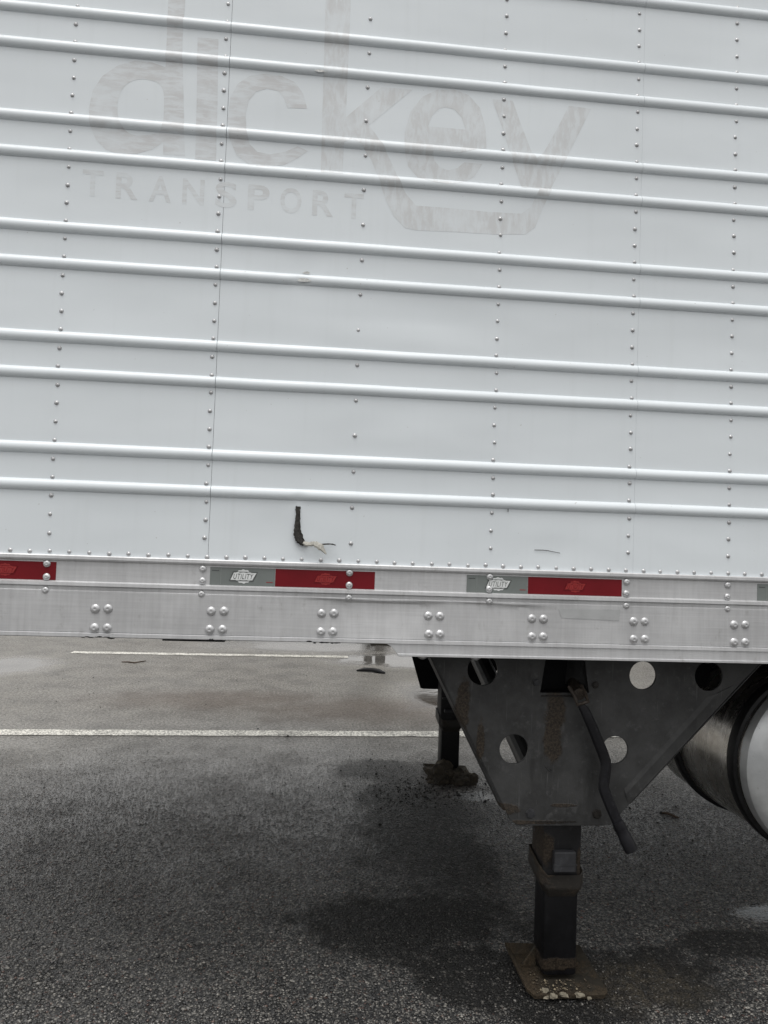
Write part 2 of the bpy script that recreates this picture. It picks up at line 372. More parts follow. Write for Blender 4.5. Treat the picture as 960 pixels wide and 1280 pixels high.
    bp = k.n('ShaderNodeBump'); bp.inputs['Distance'].default_value = 0.016
    k.l(hgt, bp.inputs['Height']); k.l(k.math('MULTIPLY', k.math('SUBTRACT', 1.0, pud), 0.30 if isl else 0.95), bp.inputs['Strength'])
    nr = k.bump(n_mid, 0.10, 0.02, bp.outputs[0])
    stone = k.mix(k.math('MULTIPLY', pud, 0.6), stone, (0.022, 0.022, 0.023))
    res = k.out(stone, rg, 0.0, nr)
    k.b.inputs['IOR'].default_value = 1.45
    # thin film of rain water
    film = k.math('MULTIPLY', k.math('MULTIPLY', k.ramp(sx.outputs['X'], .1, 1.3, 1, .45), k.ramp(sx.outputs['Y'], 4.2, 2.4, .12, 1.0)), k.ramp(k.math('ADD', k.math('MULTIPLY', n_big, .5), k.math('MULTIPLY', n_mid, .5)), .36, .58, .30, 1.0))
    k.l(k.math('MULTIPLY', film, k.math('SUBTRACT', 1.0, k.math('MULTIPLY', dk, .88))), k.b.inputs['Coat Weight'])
    k.b.inputs['Coat Roughness'].default_value = .15; k.b.inputs['Coat IOR'].default_value = 1.6
    k.l(k.bump(n_fine, .35, .004) if isl else k.bump(hgt, .42, .012), k.b.inputs['Coat Normal'])
    return res
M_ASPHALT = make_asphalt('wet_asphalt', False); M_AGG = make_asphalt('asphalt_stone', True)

k = N('worn_line_paint'); p = k.co(); w = k.noise(p, 60, 6, .7); w2 = k.noise(p, 6, 4, .6)
vd = k.voro(p, 120)
f = k.math('ADD', k.ramp(w, .36, .60), k.ramp(w2, .3, .6, -.25, .15))
f = k.math('SUBTRACT', f, k.ramp(vd, .45, .8, 0, .6), 0, True)
M_LINE = k.out(k.mix(f, (.15, .145, .13), (.80, .78, .71)), .5, 0, k.bump(vd, .5, .005))

def pebble_mat(name, a, b, rough=0.7):
    k = N(name); q = k.n('ShaderNodeNewGeometry')
    return k.out(k.mix(k.ramp(k.math('POWER', q.outputs['Random Per Island'], 2.0), 0, 1), a, b), rough, 0, k.bump(k.noise(q.outputs['Position'], 300, 3), .4, .003))
M_GRIT = pebble_mat('loose_grit', (.022, .022, .023), (.21, .20, .185), .55)
M_CRUMB = pebble_mat('dark_crumbs', (.008, .008, .008), (.03, .026, .022), .8)
M_STONE = mat_plain('pale_limestone', (.19, .17, .13), .8, 0, .2, 60, .5)
M_TWIG = mat_plain('wet_bark', (.055, .034, .02), .7, 0, .4, 120, .5)

# ------------------------------------------------------------------ setting: ground
def sheet(name, x0, x1, y0, y1, z, mat):
    return pydata(name, [(x0, y0, z), (x1, y0, z), (x1, y1, z), (x0, y1, z)], [(0, 1, 2, 3)], mat)
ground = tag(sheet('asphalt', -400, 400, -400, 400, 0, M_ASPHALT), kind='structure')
def ragged_line(name, x0, x1, yc, w, slope, z, step=.05):
    v = []; f = []; n = int((x1-x0)/step)
    for i in range(n+1):
        x = x0 + (x1-x0)*i/n
        for s in (-1, 1):
            v.append((x, yc + slope*x + s*(w/2 + .010*noise.noise(Vector((x*9, s*5+yc, 0)))), z))
    for i in range(n): f.append((2*i, 2*i+2, 2*i+3, 2*i+1))
    return tag(pydata(name, v, f, M_LINE), kind='structure')
ragged_line('parking_line', -14, 16, 3.26, .145, .024, .004)
ragged_line('parking_line', -2.62, .50, 6.78, .15, .022, .004)
ragged_line('parking_line', -14, 16, -0.55, .145, .024, .004)

# ------------------------------------------------------------------ the trailer
TX0, TX1, TOP, WID = -1.60, 14.55, 4.12, 2.60
trailer = empty('semi_trailer', (0, 0, 0), 'nearest white box trailer with ribbed riveted side, faded lettering and aluminium bottom rail', 'trailer')

# wall panels with ribs
PAN_Z0 = 1.302
seams = [TX0, -.2785, .9415, 2.1615, 3.3815]
rib_z = []
for i in range(9):
    rib_z += [1.4929 + .3052*i, 1.5941 + .3052*i]
rib_z = [z for z in rib_z if z < TOP-.1]
RIB_H, RIB_D = .0162, .0120       # half height, depth
RIBPROF = [(-1.0, -.0006), (-.96, .0015), (-.86, .0042), (-.66, .0073), (-.36, .0096), (-.03, .0104), (.30, .0097), (.60, .0074), (.82, .0042), (.95, .0016), (1.0, -.0006)]
dents = [(at(378, 352).x, at(378, 352).z, .020, .0050), (at(400, 91).x, at(400, 91).z, .016, .0040), (at(374, 621).x, at(374, 621).z, .012, .0032),
         (at(678, 108).x, at(678, 108).z, .05, .0020), (at(420, 190).x, at(420, 190).z, .03, .0012), (at(500, 438).x, .0+at(500, 440).z, .10, .0014)]
soft = [(at(a, b).x, at(a, b).z, c, d, e) for a, b, c, d, e in ((560, 400, .16, .05, .0035), (520, 545, .20, .06, -.0025), (380, 330, .05, .04, .0030), (700, 290, .18, .07, .0022), (160, 390, .14, .06, .0024), (690, 690, .10, .03, .0025), (345, 660, .05, .05, .0030), (880, 430, .16, .06, .0022), (610, 60, .15, .05, .0020), (330, 500, .16, .06, .0022))]
def wobble(x, z):
    y = .0008*noise.noise(Vector((x*2.1, z*2.3, 3)))
    for dx, dz, sx_, sz_, am in soft: y += am*math.exp(-((x-dx)/sx_)**2-((z-dz)/sz_)**2)
    return y
def rib_depth(z):
    """outward depth of the rib profile at height z, 0 on the flat"""
    for rz in rib_z:
        t = (z-rz)/RIB_H
        if abs(t) <= 1:
            for (a, da), (b, db) in zip(RIBPROF, RIBPROF[1:]):
                if a <= t <= b: return max(0.0, da + (db-da)*(t-a)/(b-a))
    return 0.0
def make_panel(x0, x1, detail):
    zs = [PAN_Z0 + (TOP-PAN_Z0)*j/(90 if detail else 4) for j in range((90 if detail else 4)+1)]
    nx = max(1, int((x1-x0)/.03)) if detail else 1
    v = []; f = []
    crz = at(480, 437).z
    for i in range(nx+1):
        x = x0 + (x1-x0)*i/nx
        for z in zs:
            y = wobble(x, z) if detail else 0
            y += -.003*math.exp(-((z-crz-.03)/.03)**2)*math.exp(-((x-.22)/.22)**2)
            v.append((x, y, z))
    n = len(v); nz = len(zs)
    v += [(a, .003 + b*0, c) for a, b, c in [(x0, 0, PAN_Z0), (x1, 0, PAN_Z0), (x1, 0, TOP), (x0, 0, TOP)]]
    for i in range(nx):
        for j in range(nz-1): f.append((i*nz+j, (i+1)*nz+j, (i+1)*nz+j+1, i*nz+j+1))
    f.append(tuple([i*nz for i in range(nx, -1, -1)] + [n, n+1]))
    f.append(tuple([nx*nz + j for j in range(nz-1, -1, -1)] + [n+1, n+2]))
    f.append(tuple([j for j in range(nz)] + [n+3, n]))
    pnl = pydata('wall_panel', v, f, M_WHITE, trailer, True)
    pnl.data.set_sharp_from_angle(angle=math.radians(25))
    shared = None
    for rz in rib_z:
        if not detail and shared is not None:
            o = shared.copy(); C.objects.link(o); o.parent = pnl; o.location.z = rz; continue
        nr_ = max(2, int((x1-x0)/.012)) if detail else 1
        vv = []; ff = []; q = len(RIBPROF)
        for i in range(nr_+1):
            x = x0 + .0002 + (x1-x0-.0004)*i/nr_
            for (t, d) in RIBPROF:
                z = t*RIB_H; dd = d
                if detail:
                    for (dx, dz, ds, da) in dents:
                        if abs(rz-dz) < .06: dd -= da*math.exp(-((x-dx)/ds)**2)*math.exp(-((z+rz-dz)/.012)**2)*(1 if d > 0.002 else 0)
                    dd -= wobble(x, rz)
                    z += .0006*noise.noise(Vector((x*4, rz*7, 0)))
                vv.append((x, -dd, z))
        for i in range(nr_):
            for j in range(q-1): ff.append((i*q+j, (i+1)*q+j, (i+1)*q+j+1, i*q+j+1))
        ff.append(tuple(range(q))); ff.append(tuple(nr_*q + j for j in range(q-1, -1, -1)))
        o = pydata('rib', vv, ff, M_WHITE, pnl, True, (0, 0, rz)); o.data.set_sharp_from_angle(angle=math.radians(40))
        shared = o
    return pnl
panels = []
for a, b in zip(seams, seams[1:]):
    panels.append(make_panel(a+(.0002 if a > .9 else .0005), b-(.0002 if b > .9 else .0005), True))
x = seams[-1]
while x < TX1-.1:
    panels.append(make_panel(x+.0012, min(x+1.22, TX1)-.0012, False)); x += 1.22
# core of the box: joint backing, roof, floor, ends, far wall
bm = bmesh.new(); box(bm, (TX0+.01, .004, PAN_Z0-.01), (TX1-.01, .05, TOP-.01)); frombm('joint_backing', bm, M_GAP, trailer)
bm = bmesh.new(); box(bm, (TX0, -.004, TOP+.001), (TX1, WID, TOP+.06), .01); frombm('roof', bm, M_WHITE, trailer)
bm = bmesh.new(); box(bm, (TX0, WID-.05, 1.08), (TX1, WID, TOP)); frombm('far_wall', bm, M_WHITE, trailer)
bm = bmesh.new(); box(bm, (TX0-.02, .02, 1.15), (TX0, WID, TOP-.002)); frombm('front_wall', bm, M_WHITE, trailer)
bm = bmesh.new(); box(bm, (TX1, .02, 1.15), (TX1+.02, WID, TOP-.002)); frombm('rear_door', bm, M_WHITE, trailer)
bm = bmesh.new(); box(bm, (TX0+.01, .055, 1.23), (TX1-.01, WID-.055, 1.30)); frombm('floor', bm, M_BLACK, trailer)
cm = None
for i in range(52):
    xx = TX0 + .12 + i*.3048
    if xx > TX1-.1: break
    if cm is None:
        bm = bmesh.new(); box(bm, (-.003, .03, 1.10), (.003, WID-.06, 1.228)); box(bm, (-.03, .03, 1.094), (.03, WID-.06, 1.10))
        cm = frombm('crossmember', bm, M_BLACK, trailer); o = cm
    else:
        o = cm.copy(); C.objects.link(o)
    o.location.x = xx

# bottom rail: aluminium extrusion, profile z -> y
prof = [(1.3045, .004), (1.3045, -.0075), (1.3020, -.0095), (1.2945, -.0100), (1.2905, -.0085), (1.2895, -.0035), (1.2870, -.0022), (1.2345, -.0022), (1.2325, -.0050),
        (1.2310, -.0105), (1.2225, -.0110), (1.2205, -.0075), (1.2188, -.0048), (1.2100, -.0046), (1.2085, -.0058), (1.2065, -.0060), (1.2040, -.0060), (1.2010, -.0060), (1.1960, -.0060), (1.1850, -.0060), (1.1500, -.0060), (1.1200, -.0060),
        (1.0985, -.0060), (1.0970, -.0045), (1.0950, -.0095), (1.0860, -.0100), (1.0840, -.0080), (1.0830, .0000), (1.0830, .012)]
rx0, rx1, st = TX0, 3.4, .015
nx = int((rx1-rx0)/st); v = []; f = []; q = len(prof)
def rail_dent(x, z):
    if not (1.099 < z < 1.212): return 0.0
    zc = 1.2075 - .0035*max(0, 1-((x-.22)/.2)**2) - .004*max(0, (x-.40)/.2)*(x < .75)
    d = .0075*math.exp(-((x-.20)/.17)**4)*max(0, min(1, (zc-z)/.006))*max(0, min(1, (z-1.10)/.08))
    d += .004*math.exp(-((x-.55)/.12)**4)*max(0, min(1, (zc-z)/.005))*max(0, min(1, (z-1.10)/.09))
    d += .0012*noise.noise(Vector((x*3, z*8, 9)))
    return d
for i in range(nx+1):
    x = rx0 + (rx1-rx0)*i/nx
    for z, y in prof: v.append((x, y + rail_dent(x, z), z))
for i in range(nx):
    for j in range(q-1): f.append((i*q+j, i*q+j+1, (i+1)*q+j+1, (i+1)*q+j))
rail = pydata('bottom_rail', v, f, M_ALU, trailer, True); rail.data.set_sharp_from_angle(angle=math.radians(22))
v = [(x, y, z) for x in (3.4, TX1) for z, y in prof]
rail2 = pydata('bottom_rail', v, [(j, j+1, q+j+1, q+j) for j in range(q-1)], M_ALU, trailer)

# reinforcing strip under the rail, with its rounded start
lo = 1.0522; x0 = at(497, 818).x
arc = [(at(483, 804).x, 1.0845), (at(486, 806).x, 1.0815), (at(490, 809).x, 1.0755), (at(493.5, 813).x, 1.0660), (x0, lo)]
me = fill_mesh([arc + [(TX1, lo), (TX1, 1.0845)]], .0025, .0008); stand_up(me, -.0035)
strip = link('reinforcing_strip', me, M_ALU, trailer)
bm = bmesh.new(); box(bm, (x0, -.0105, lo-.002), (TX1, .02, lo+.0055), .0012); frombm('strip_lip', bm, M_ALU, strip)

# rivets -------------------------------------------------------------
def dome(r, h, ring=False):
    bm = bmesh.new()
    if ring: pr = [(r*1.06, 0), (r*1.06, h*.12), (r, h*.30), (r*.84, h*.66), (r*.55, h*.92), (r*.26, h), (r*.22, h*.96), (0, h*.96)]
    else: pr = [(r*1.12, 0), (r*1.08, h*.10), (r*.88, h*.45), (r*.55, h*.85), (0, h)]
    lathe(bm, pr, (0, 0, 0), (0, -1, 0), 12 if ring else 8)
    bmesh.ops.recalc_face_normals(bm, faces=bm.faces[:])
    me = bpy.data.meshes.new('dome'); bm.to_mesh(me); bm.free()
    me.polygons.foreach_set('use_smooth', [True]*len(me.polygons)); return me
ME_RIV = dome(.0056, .0036); ME_RIV.materials.append(M_PRIV)
ME_BOLT = dome(.0124, .0066, True); ME_BOLT.materials.append(M_RIVET)
ME_STUD = dome(.0096, .0056, True); ME_STUD.materials.append(M_RIVET)
bolt0 = riv0 = None
def panel_of(x):
    for i, (a, b) in enumerate(zip(seams, seams[1:])):
        if a <= x < b: return panels[i]
    return panels[-1]
def rivet(x, z):
    d = Vector((x + R.uniform(-.0014, .0014), wobble(x, z)-.0002, z + R.uniform(-.0014, .0014)))
    o = link('rivet', ME_RIV, None, panel_of(x), d); o.rotation_euler = (R.uniform(-.12, .12), R.uniform(0, 6.2), R.uniform(-.12, .12))
    o.scale = [R.uniform(.9, 1.1)]*3
rest = []
zrow = [1.3625 + .05065*i for i in range(54)]
VIS_TOP = 2.99
for (cx, step) in ((-.7035, 1), (-.2905, 1), (.1155, 2), (.5175, 1), (.9255, 1), (1.2345, 1), (-1.10, 1), (-1.51, 1), (1.64, 1), (2.03, 1), (2.1485, 1), (2.55, 1), (2.96, 1)):
    for i, z in enumerate(zrow[::step]):
        if z > TOP-.03: continue
        if z < VIS_TOP and -.83 < cx < 1.4: rivet(cx + .0015*(z-1.36)*0, z)
        else: rest.append((cx, z))
xx = -.705 - .0520*17
while xx < 3.35:
    if -.84 < xx < 1.42: rivet(xx, 1.3118)
    else: rest.append((xx, 1.3118))
    xx += .0523
v = []; f = []
src = [vv.co.copy() for vv in ME_RIV.vertices]; srf = [tuple(pp.vertices) for pp in ME_RIV.polygons]
for (x, z) in rest:
    o = len(v); v += [s + Vector((x, 0, z)) for s in src]; f += [tuple(i+o for i in ff) for ff in srf]
tag(pydata('rivet_row', v, f, M_PRIV, trailer, True), kind='stuff')
for px, py in [(119, 761), (135, 761), (118, 785), (134, 785), (264, 764), (280, 764), (262, 787), (278, 787), (402, 767), (417.5, 767), (401, 790), (416, 790),
               (535.5, 770), (550, 770.5), (536, 793), (550, 793), (665, 773.5), (679.5, 774), (665, 796), (679, 796), (792, 777), (806, 777), (792, 799), (806, 799),
               (917.5, 781), (931.5, 781), (917.5, 803), (931.5, 803)]:
    d = at(px, py, -.006); d.y = -.0058 + rail_dent(d.x, d.z)
    o = link('bolt', ME_BOLT, None, rail, d); o.rotation_euler = (0, R.uniform(0, 6), 0); o.scale = [R.uniform(.95, 1.05)]*3
for px, py in [(58.5, 704.5), (58, 721), (57, 737.5), (253.5, 711), (253, 726), (252, 742.5), (437, 716), (436.5, 731.5), (436, 747), (612.5, 721), (611.5, 736.5), (611.5, 751.5),
               (783.5, 727.5), (783, 742), (782.5, 757), (910, 731.5), (909.5, 746), (909, 761)]:
    d = at(px, py, -.004); d.y = -.0030 if d.z > 1.225 else -.0050
    o = link('bolt', ME_STUD, None, rail, d); o.rotation_euler = (0, R.uniform(0, 6), 0)
for gx in (1.64, 1.96, 2.28, 2.60):
    for a in (0, .034):
        for z in (1.177, 1.124): link('bolt', ME_BOLT, None, rail, (gx+a, -.0055, z))
for px in (528, 594):        # bolt ends peeping below the strip
    d = at(px, 821, .012); bm = bmesh.new(); lathe(bm, [(.016, .02), (.016, 0), (.013, -.006), (.006, -.010), (0, -.011)], (d.x, .010, lo-.001), (0, 0, 1), 12)
    frombm('bolt', bm, M_RIVET, strip, 40)
# black sealant squeezed out under the bolts
for px, w in ((123, .05), (266, .055), (405, .055)):
    bm = bmesh.new(); c = at(px, 796, -.006)
    for i in range(12):
        t = Matrix.Translation((c.x + R.uniform(-w, w)*.8, -.009 + R.uniform(-.002, .004), 1.0835 + R.uniform(-.001, .004))) @ Matrix.Diagonal((R.uniform(.005, .012), .003, R.uniform(.001, .0026), 1))
        bmesh.ops.create_icosphere(bm, subdivisions=1, radius=1, matrix=t)
    frombm('sealant', bm, M_RUBBER, trailer)
bm = bmesh.new(); a, b = at(203, 799, .0), at(281, 801, .0)
box(bm, (a.x, -.002, 1.0785), (b.x, .09, 1.0835), .001); frombm('frame_flange', bm, M_BLACK, trailer)

# reflective tape ------------------------------------------------------
def tape(x0, x1, mat, name='reflective_tape', label=None):
    bm = bmesh.new(); box(bm, (x0, -.0030, 1.2352), (x1, -.0015, 1.2842)); o = frombm(name, bm, mat, rail)
    if label: o['label'] = label
    return o
def flat(name, loops, Y, mat, parent):
    me = fill_mesh(loops, .0002); stand_up(me, Y); return link(name, me, mat, parent)
def ell(cx, cz, rx, rz, n=40, a0=0, a1=2*PI):
    return [(cx + rx*math.cos(a0 + (a1-a0)*k/n), cz + rz*math.sin(a0 + (a1-a0)*k/n)) for k in range(n)]
def badge(cx, cz, parent, mat, ink, s=1.0):
    # toothed oval behind a slanted name plate
    n = 48; oval = []
    for k in range(n):
        a = 2*PI*k/n; r = 1.0 + (.05 if k % 4 < 2 else -.03)
        oval.append((cx + .0215*s*r*math.cos(a), cz + .0170*s*r*math.sin(a)))
    o = flat('badge', [oval], -.0033, mat, parent)
    for (rz, th) in ((.0118, .0013), (-.0118, .0013)):
        lp = [(cx + (-.015+.03*t/10)*s, cz + s*(rz*(1 - .35*((t-5)/5)**2))) for t in range(11)]
        lp += [(x, z - th*s*(1 if rz > 0 else -1)) for x, z in lp[::-1]]
        flat('badge_arc', [lp], -.0037, ink, parent)
    w, h, sh = .0275*s, .0092*s, .0045*s
    pl = [(cx-w-sh, cz-h), (cx+w-sh*1.2, cz-h), (cx+w+sh, cz+h), (cx-w+sh*.8, cz+h)]
    rim = [(cx + (x-cx)*1.10, cz + (z-cz)*1.28) for x, z in pl]
    flat('badge_rim', [rim, [(cx + (x-cx)*1.06, cz + (z-cz)*1.18) for x, z in pl]], -.0038, ink, parent)
    flat('badge_plate', [pl], -.0040, mat, parent)
    me = text_mesh('UTILITY', .0190*s, -.00005*s, .25, 1.12)
    xs = [vv.co.x for vv in me.vertices]; ys = [vv.co.y for vv in me.vertices]
    sc = (2*w*.90)/(max(xs)-min(xs)); cxm = (max(xs)+min(xs))/2; cym = (max(ys)+min(ys))/2
    for vv in me.vertices: vv.co = (cx + (vv.co.x-cxm)*sc, -.0046, cz + (vv.co.y-cym)*1.0)
    link('badge_lettering', me, ink, parent)
XS = [(-.68-.4562, -.68-.2782, -.68), (-.2705, -.0922, .1861), (.4492, .6281, .9080), (1.3245, 1.5025, 1.7805)]
for i, (a, b, c) in enumerate(XS):
    t1 = tape(a, b-.0005, M_TGREY); t2 = tape(b+.0005, c, M_TRED)
    if i in (1, 2):
        bx = at(304.5, 720).x if i == 1 else at(622.5, 729).x
        badge(bx, at(304.5, 720.5).z if i == 1 else at(622.5, 730).z, t1, M_BADGE, M_INK, 1.10)
    badge(at(407, 723.5).x if i == 1 else at(718.5, 733).x if i == 2 else at(7, 711.5).x if i == 0 else b+.14, 1.2600, t2, M_TRED2, M_TRED, .95)
    flat('tape_line', [[(a+.029, 1.2362), (a+.0302, 1.2362), (a+.0302, 1.2832), (a+.029, 1.2832)]], -.0033, M_TGREY2, t1)
    for j in range(5): flat('tape_print', [[(a+.005+.004*j, 1.2735), (a+.008+.004*j, 1.2735), (a+.008+.004*j, 1.2760), (a+.005+.004*j, 1.2760)]], -.0033, M_INK, t1)
    flat('tape_print', [[(b-.024, 1.2452), (b-.006, 1.2452), (b-.006, 1.2470), (b-.024, 1.2470)]], -.0033, M_TRED2, t1)
# grey repaint patch on the rail
bm = bmesh.new(); a, b = at(698, 761, -.006), at(775, 776, -.006)
flat('paint_patch', [[(a.x, a.z), (b.x, at(775, 762).z), (b.x-.003, b.z), (a.x+.01, b.z+.004)]], -.0066, M_PATCH, rail); bm.free()

# faded lettering ------------------------------------------------------
def lay_on_wall(me, name, mat, lift=.0003):
    """cut a flat XY letter along the rib profile and fold it over the ribs"""
    bm = bmesh.new(); bm.from_mesh(me); bpy.data.meshes.remove(me)
    bmesh.ops.remove_doubles(bm, verts=bm.verts[:], dist=1e-5)
    zs = [v.co.y for v in bm.verts]; z0, z1 = min(zs), max(zs)
    cuts = []
    for rz in rib_z:
        for (t, d) in RIBPROF: cuts.append(rz + t*RIB_H)
        cuts += [rz-RIB_H-.002, rz+RIB_H+.002]
    for z in sorted(cuts):
        if z0 < z < z1:
            bmesh.ops.bisect_plane(bm, geom=bm.verts[:]+bm.edges[:]+bm.faces[:], plane_co=(0, z, 0), plane_no=(0, 1, 0), dist=1e-6)
    xs = [v.co.x for v in bm.verts]; x = math.floor(min(xs)/.05)*.05
    while x < max(xs):
        bmesh.ops.bisect_plane(bm, geom=bm.verts[:]+bm.edges[:]+bm.faces[:], plane_co=(x, 0, 0), plane_no=(1, 0, 0), dist=1e-6); x += .05
    for v in bm.verts:
        z = v.co.y; v.co = (v.co.x, -rib_depth(z) - lift + wobble(v.co.x, z), z)
    bmesh.ops.recalc_face_normals(bm, faces=bm.faces[:])
    for fc in bm.faces:
        if fc.normal.y > 0: fc.normal_flip()
    m2 = bpy.data.meshes.new(name); bm.to_mesh(m2); bm.free()
    m2.polygons.foreach_set('use_smooth', [True]*len(m2.polygons)); m2.set_sharp_from_angle(angle=math.radians(40))
    return link(name, m2, mat, trailer)
def W(pts): return [(at(x, y).x, at(x, y).z) for x, y in pts]
def smooth_loop(pts, n=6):
    """Catmull-Rom closed loop"""
    out = []; L = len(pts)
    for i in range(L):
        p0, p1, p2, p3 = [Vector(pts[(i+j-1) % L]) for j in range(4)]
        for s in range(n):
            t = s/n
            out.append(tuple(.5*((2*p1) + (-p0+p2)*t + (2*p0-5*p1+4*p2-p3)*t*t + (-p0+3*p1-3*p2+p3)*t**3)))
    return out
def letter(ch, outer, holes=(), mat=M_LET_H):
    me = fill_mesh([W(outer)] + [W(h) for h in holes])
    o = lay_on_wall(me, 'faded_letter', mat); o['label'] = 'faded grey letter ' + ch + ' of the large lettering'
# d
d_out = [(231, 195), (228, 52), (236, -60), (213, -62), (207, 84), (190, 78), (168, 76), (147, 82), (128, 95), (116, 113), (111, 136), (113, 158), (120, 175), (132, 187), (150, 193), (172, 192), (190, 187), (204, 178), (204, 193)]
d_in = [(203, 160), (205, 120), (200, 106), (190, 101), (176, 99), (162, 103), (152, 113), (147, 130), (148, 147), (154, 160), (165, 168), (180, 169), (194, 167)]
letter('d', d_out, [smooth_loop(d_in, 3)])
letter('i', [(244, 199), (246, 122), (247, 47), (273, 49), (272, 125), (270, 201)])
c_out = [(384, 136), (379, 117), (369, 103), (352, 95), (333, 92), (312, 95), (297, 105), (288, 122), (285, 148), (287, 174), (296, 195), (312, 206), (334, 209), (356, 206), (372, 198), (385, 189),
         (372, 183), (356, 190), (338, 193), (322, 190), (312, 180), (308, 163), (307, 143), (311, 126), (320, 115), (334, 111), (348, 114), (355, 123), (359, 135)]
letter('c', c_out)
k_out = [(401, 217), (403, 140), (409, -60), (441, -58), (434, 110), (432, 147), (477, 109), (516, 112), (461, 157), (470, 168), (481, 186), (491, 207), (500, 228), (508, 243), (520, 257),
         (560, 260), (612, 265), (652, 267), (664, 258), (676, 232), (689, 238), (678, 262), (669, 284), (657, 293), (620, 293), (568, 290), (520, 288), (506, 285), (492, 270), (482, 250), (474, 226), (464, 200), (452, 182), (440, 175), (430, 180), (428, 219)]
letter('k, whose leg sweeps on under the e', k_out, mat=M_LET_V)
e_out = [(608, 185), (607, 160), (600, 135), (586, 119), (568, 112), (547, 112), (528, 121), (513, 140), (506, 165), (505, 187), (510, 208), (522, 222), (540, 229), (558, 232), (578, 230), (593, 221), (603, 205),
         (580, 203), (572, 210), (560, 213), (550, 209), (543, 201), (541, 190), (575, 193)]
letter('e', e_out, [[(535, 158), (540, 145), (549, 136), (557, 134), (568, 137), (577, 147), (582, 162)]], mat=M_LET_V)
letter('y', [(615, 124), (641, 126), (650, 152), (663, 186), (670, 200), (680, 190), (698, 158), (711, 132), (739, 136), (718, 178), (700, 214), (688, 237), (652, 235), (640, 200), (628, 160)], mat=M_LET_V)
txt = 'TRANSPORT'
pa, pb = at(102, 244), at(454, 274.5); cap = .0735
for i, ch in enumerate(txt):
    me = text_mesh(ch, .105, .0022, 0, 1)
    xs = [vv.co.x for vv in me.vertices]; ys = [vv.co.y for vv in me.vertices]
    base = pa.lerp(pb, 0); L = pb.x-pa.x; w = max(xs)-min(xs)
    px0 = pa.x + (L-.056)*i/8
    for vv in me.vertices:
        lx = (vv.co.x-min(xs))*(.060/max(w, .03)) if ch != 'T' else (vv.co.x-min(xs))*(.056/w)
        vv.co = (px0+lx, pa.z + (pb.z-pa.z)*(px0+lx-pa.x)/L + (vv.co.y-min(ys))*cap/(max(ys)-min(ys)), 0)
    o = lay_on_wall(me, 'faded_letter', M_LET_S); o['label'] = 'small faded capital ' + ch + ' of the lower lettering'

# torn strip, scuffs ---------------------------------------------------
def ribbon(name, pts, mat, parent, th=.0012):
    """strip of (px, py, half width px, proud metres) kept off the wall"""
    fine = []
    for i, a in enumerate(pts[:-1]):
        p0, p1, p2, p3 = [Vector(pts[max(0, min(len(pts)-1, i+j))]) for j in (-1, 0, 1, 2)]
        for s in range(3):
            t = s/3; q_ = .5*((2*p1) + (-p0+p2)*t + (2*p0-5*p1+4*p2-p3)*t*t + (-p0+3*p1-3*p2+p3)*t**3)
            q_[0] += R.uniform(-.28, .28); q_[2] = max(.3, q_[2]*R.uniform(.80, 1.12)); fine.append(tuple(q_))
    pts = fine + [pts[-1]]
    v = []; f = []
    for i, (x, y, w, pr) in enumerate(pts):
        a = Vector(pts[max(i-1, 0)][:2]); b = Vector(pts[min(i+1, len(pts)-1)][:2]); t = (b-a).normalized(); nn = Vector((-t.y, t.x))
        for s, off in ((-1, 0), (-.35, .0014), (.45, .0024), (1, 0)):
            q_ = at(x + nn.x*w*s, y + nn.y*w*s, -(pr+off)); v.append(q_)
        for s in (-1, 1): v.append(at(x + nn.x*w*s, y + nn.y*w*s, -max(pr-th-.001, .0003)))
    for i in range(len(pts)-1):
        a, b = i*6, i*6+6
        for j in range(3): f.append((a+j, b+j, b+j+1, a+j+1))
        f.append((a, a+4, b+4, b)); f.append((a+3, b+3, b+5, a+5))
    return pydata(name, v, f, mat, parent, False)
tp = panels[1]
ribbon('slit_shadow', [(373.5, 633, 2.2, .0009), (373.2, 640, 2.4, .0009), (372.8, 648, 2.6, .0009), (372.4, 656, 3.0, .0009), (372.6, 664, 4.2, .0009), (374.5, 671, 4.6, .0009), (378.5, 678, 3.2, .0009), (384, 681.5, 1.2, .0009)], M_DARKTEAR, tp)  # flat dark ribbon, painted shadow of the slit beneath the torn strip
tear = ribbon('torn_strip', [(372.8, 633.4, 3.2, .002), (372.4, 636, 3.0, .003), (372.1, 640, 2.3, .0045), (372.0, 645, 2.3, .005), (371.6, 650, 2.8, .006), (371.0, 655, 2.6, .007), (370.5, 660, 2.9, .0075), (370.4, 665, 3.4, .008), (371.2, 669.5, 4.0, .0085), (373.0, 673.5, 4.3, .009), (375.6, 676.8, 3.9, .010), (380.5, 680.2, 3.0, .012)], M_DARKTEAR, tp)
ribbon('torn_edge', [(379, 678, 2.2, .013), (383, 680, 3.0, .014), (388, 680.2, 3.0, .016), (392, 679.5, 3.4, .018), (396, 681, 3.8, .020), (400, 683.5, 4.2, .022), (404, 687.5, 3.0, .022), (408, 693, .4, .021)], M_PALEFLAP, tear)
ribbon('torn_wisp', [(401, 680.6, 1.0, .020), (406, 680.2, .9, .020), (412, 680, .8, .018), (417, 680.6, .9, .016), (419.5, 681.8, .5, .014)], M_DARKTEAR, tear)
def scuff(px, py, rx, rz, Yd, n=14, mat=M_SCUFF, name='scuff'):
    lp = []
    c = at(px, py)
    for k_ in range(n):
        a = 2*PI*k_/n; r = R.uniform(.7, 1.15); lp.append((c.x + rx*r*math.cos(a), c.z + rz*r*math.sin(a)))
    flat(name, [lp], Yd, mat, tp)
scuff(380, 351.5, .020, .0055, -.0094); scuff(400, 91, .017, .0048, -.0095)
scuff(383, 341, .010, .004, -.0008)
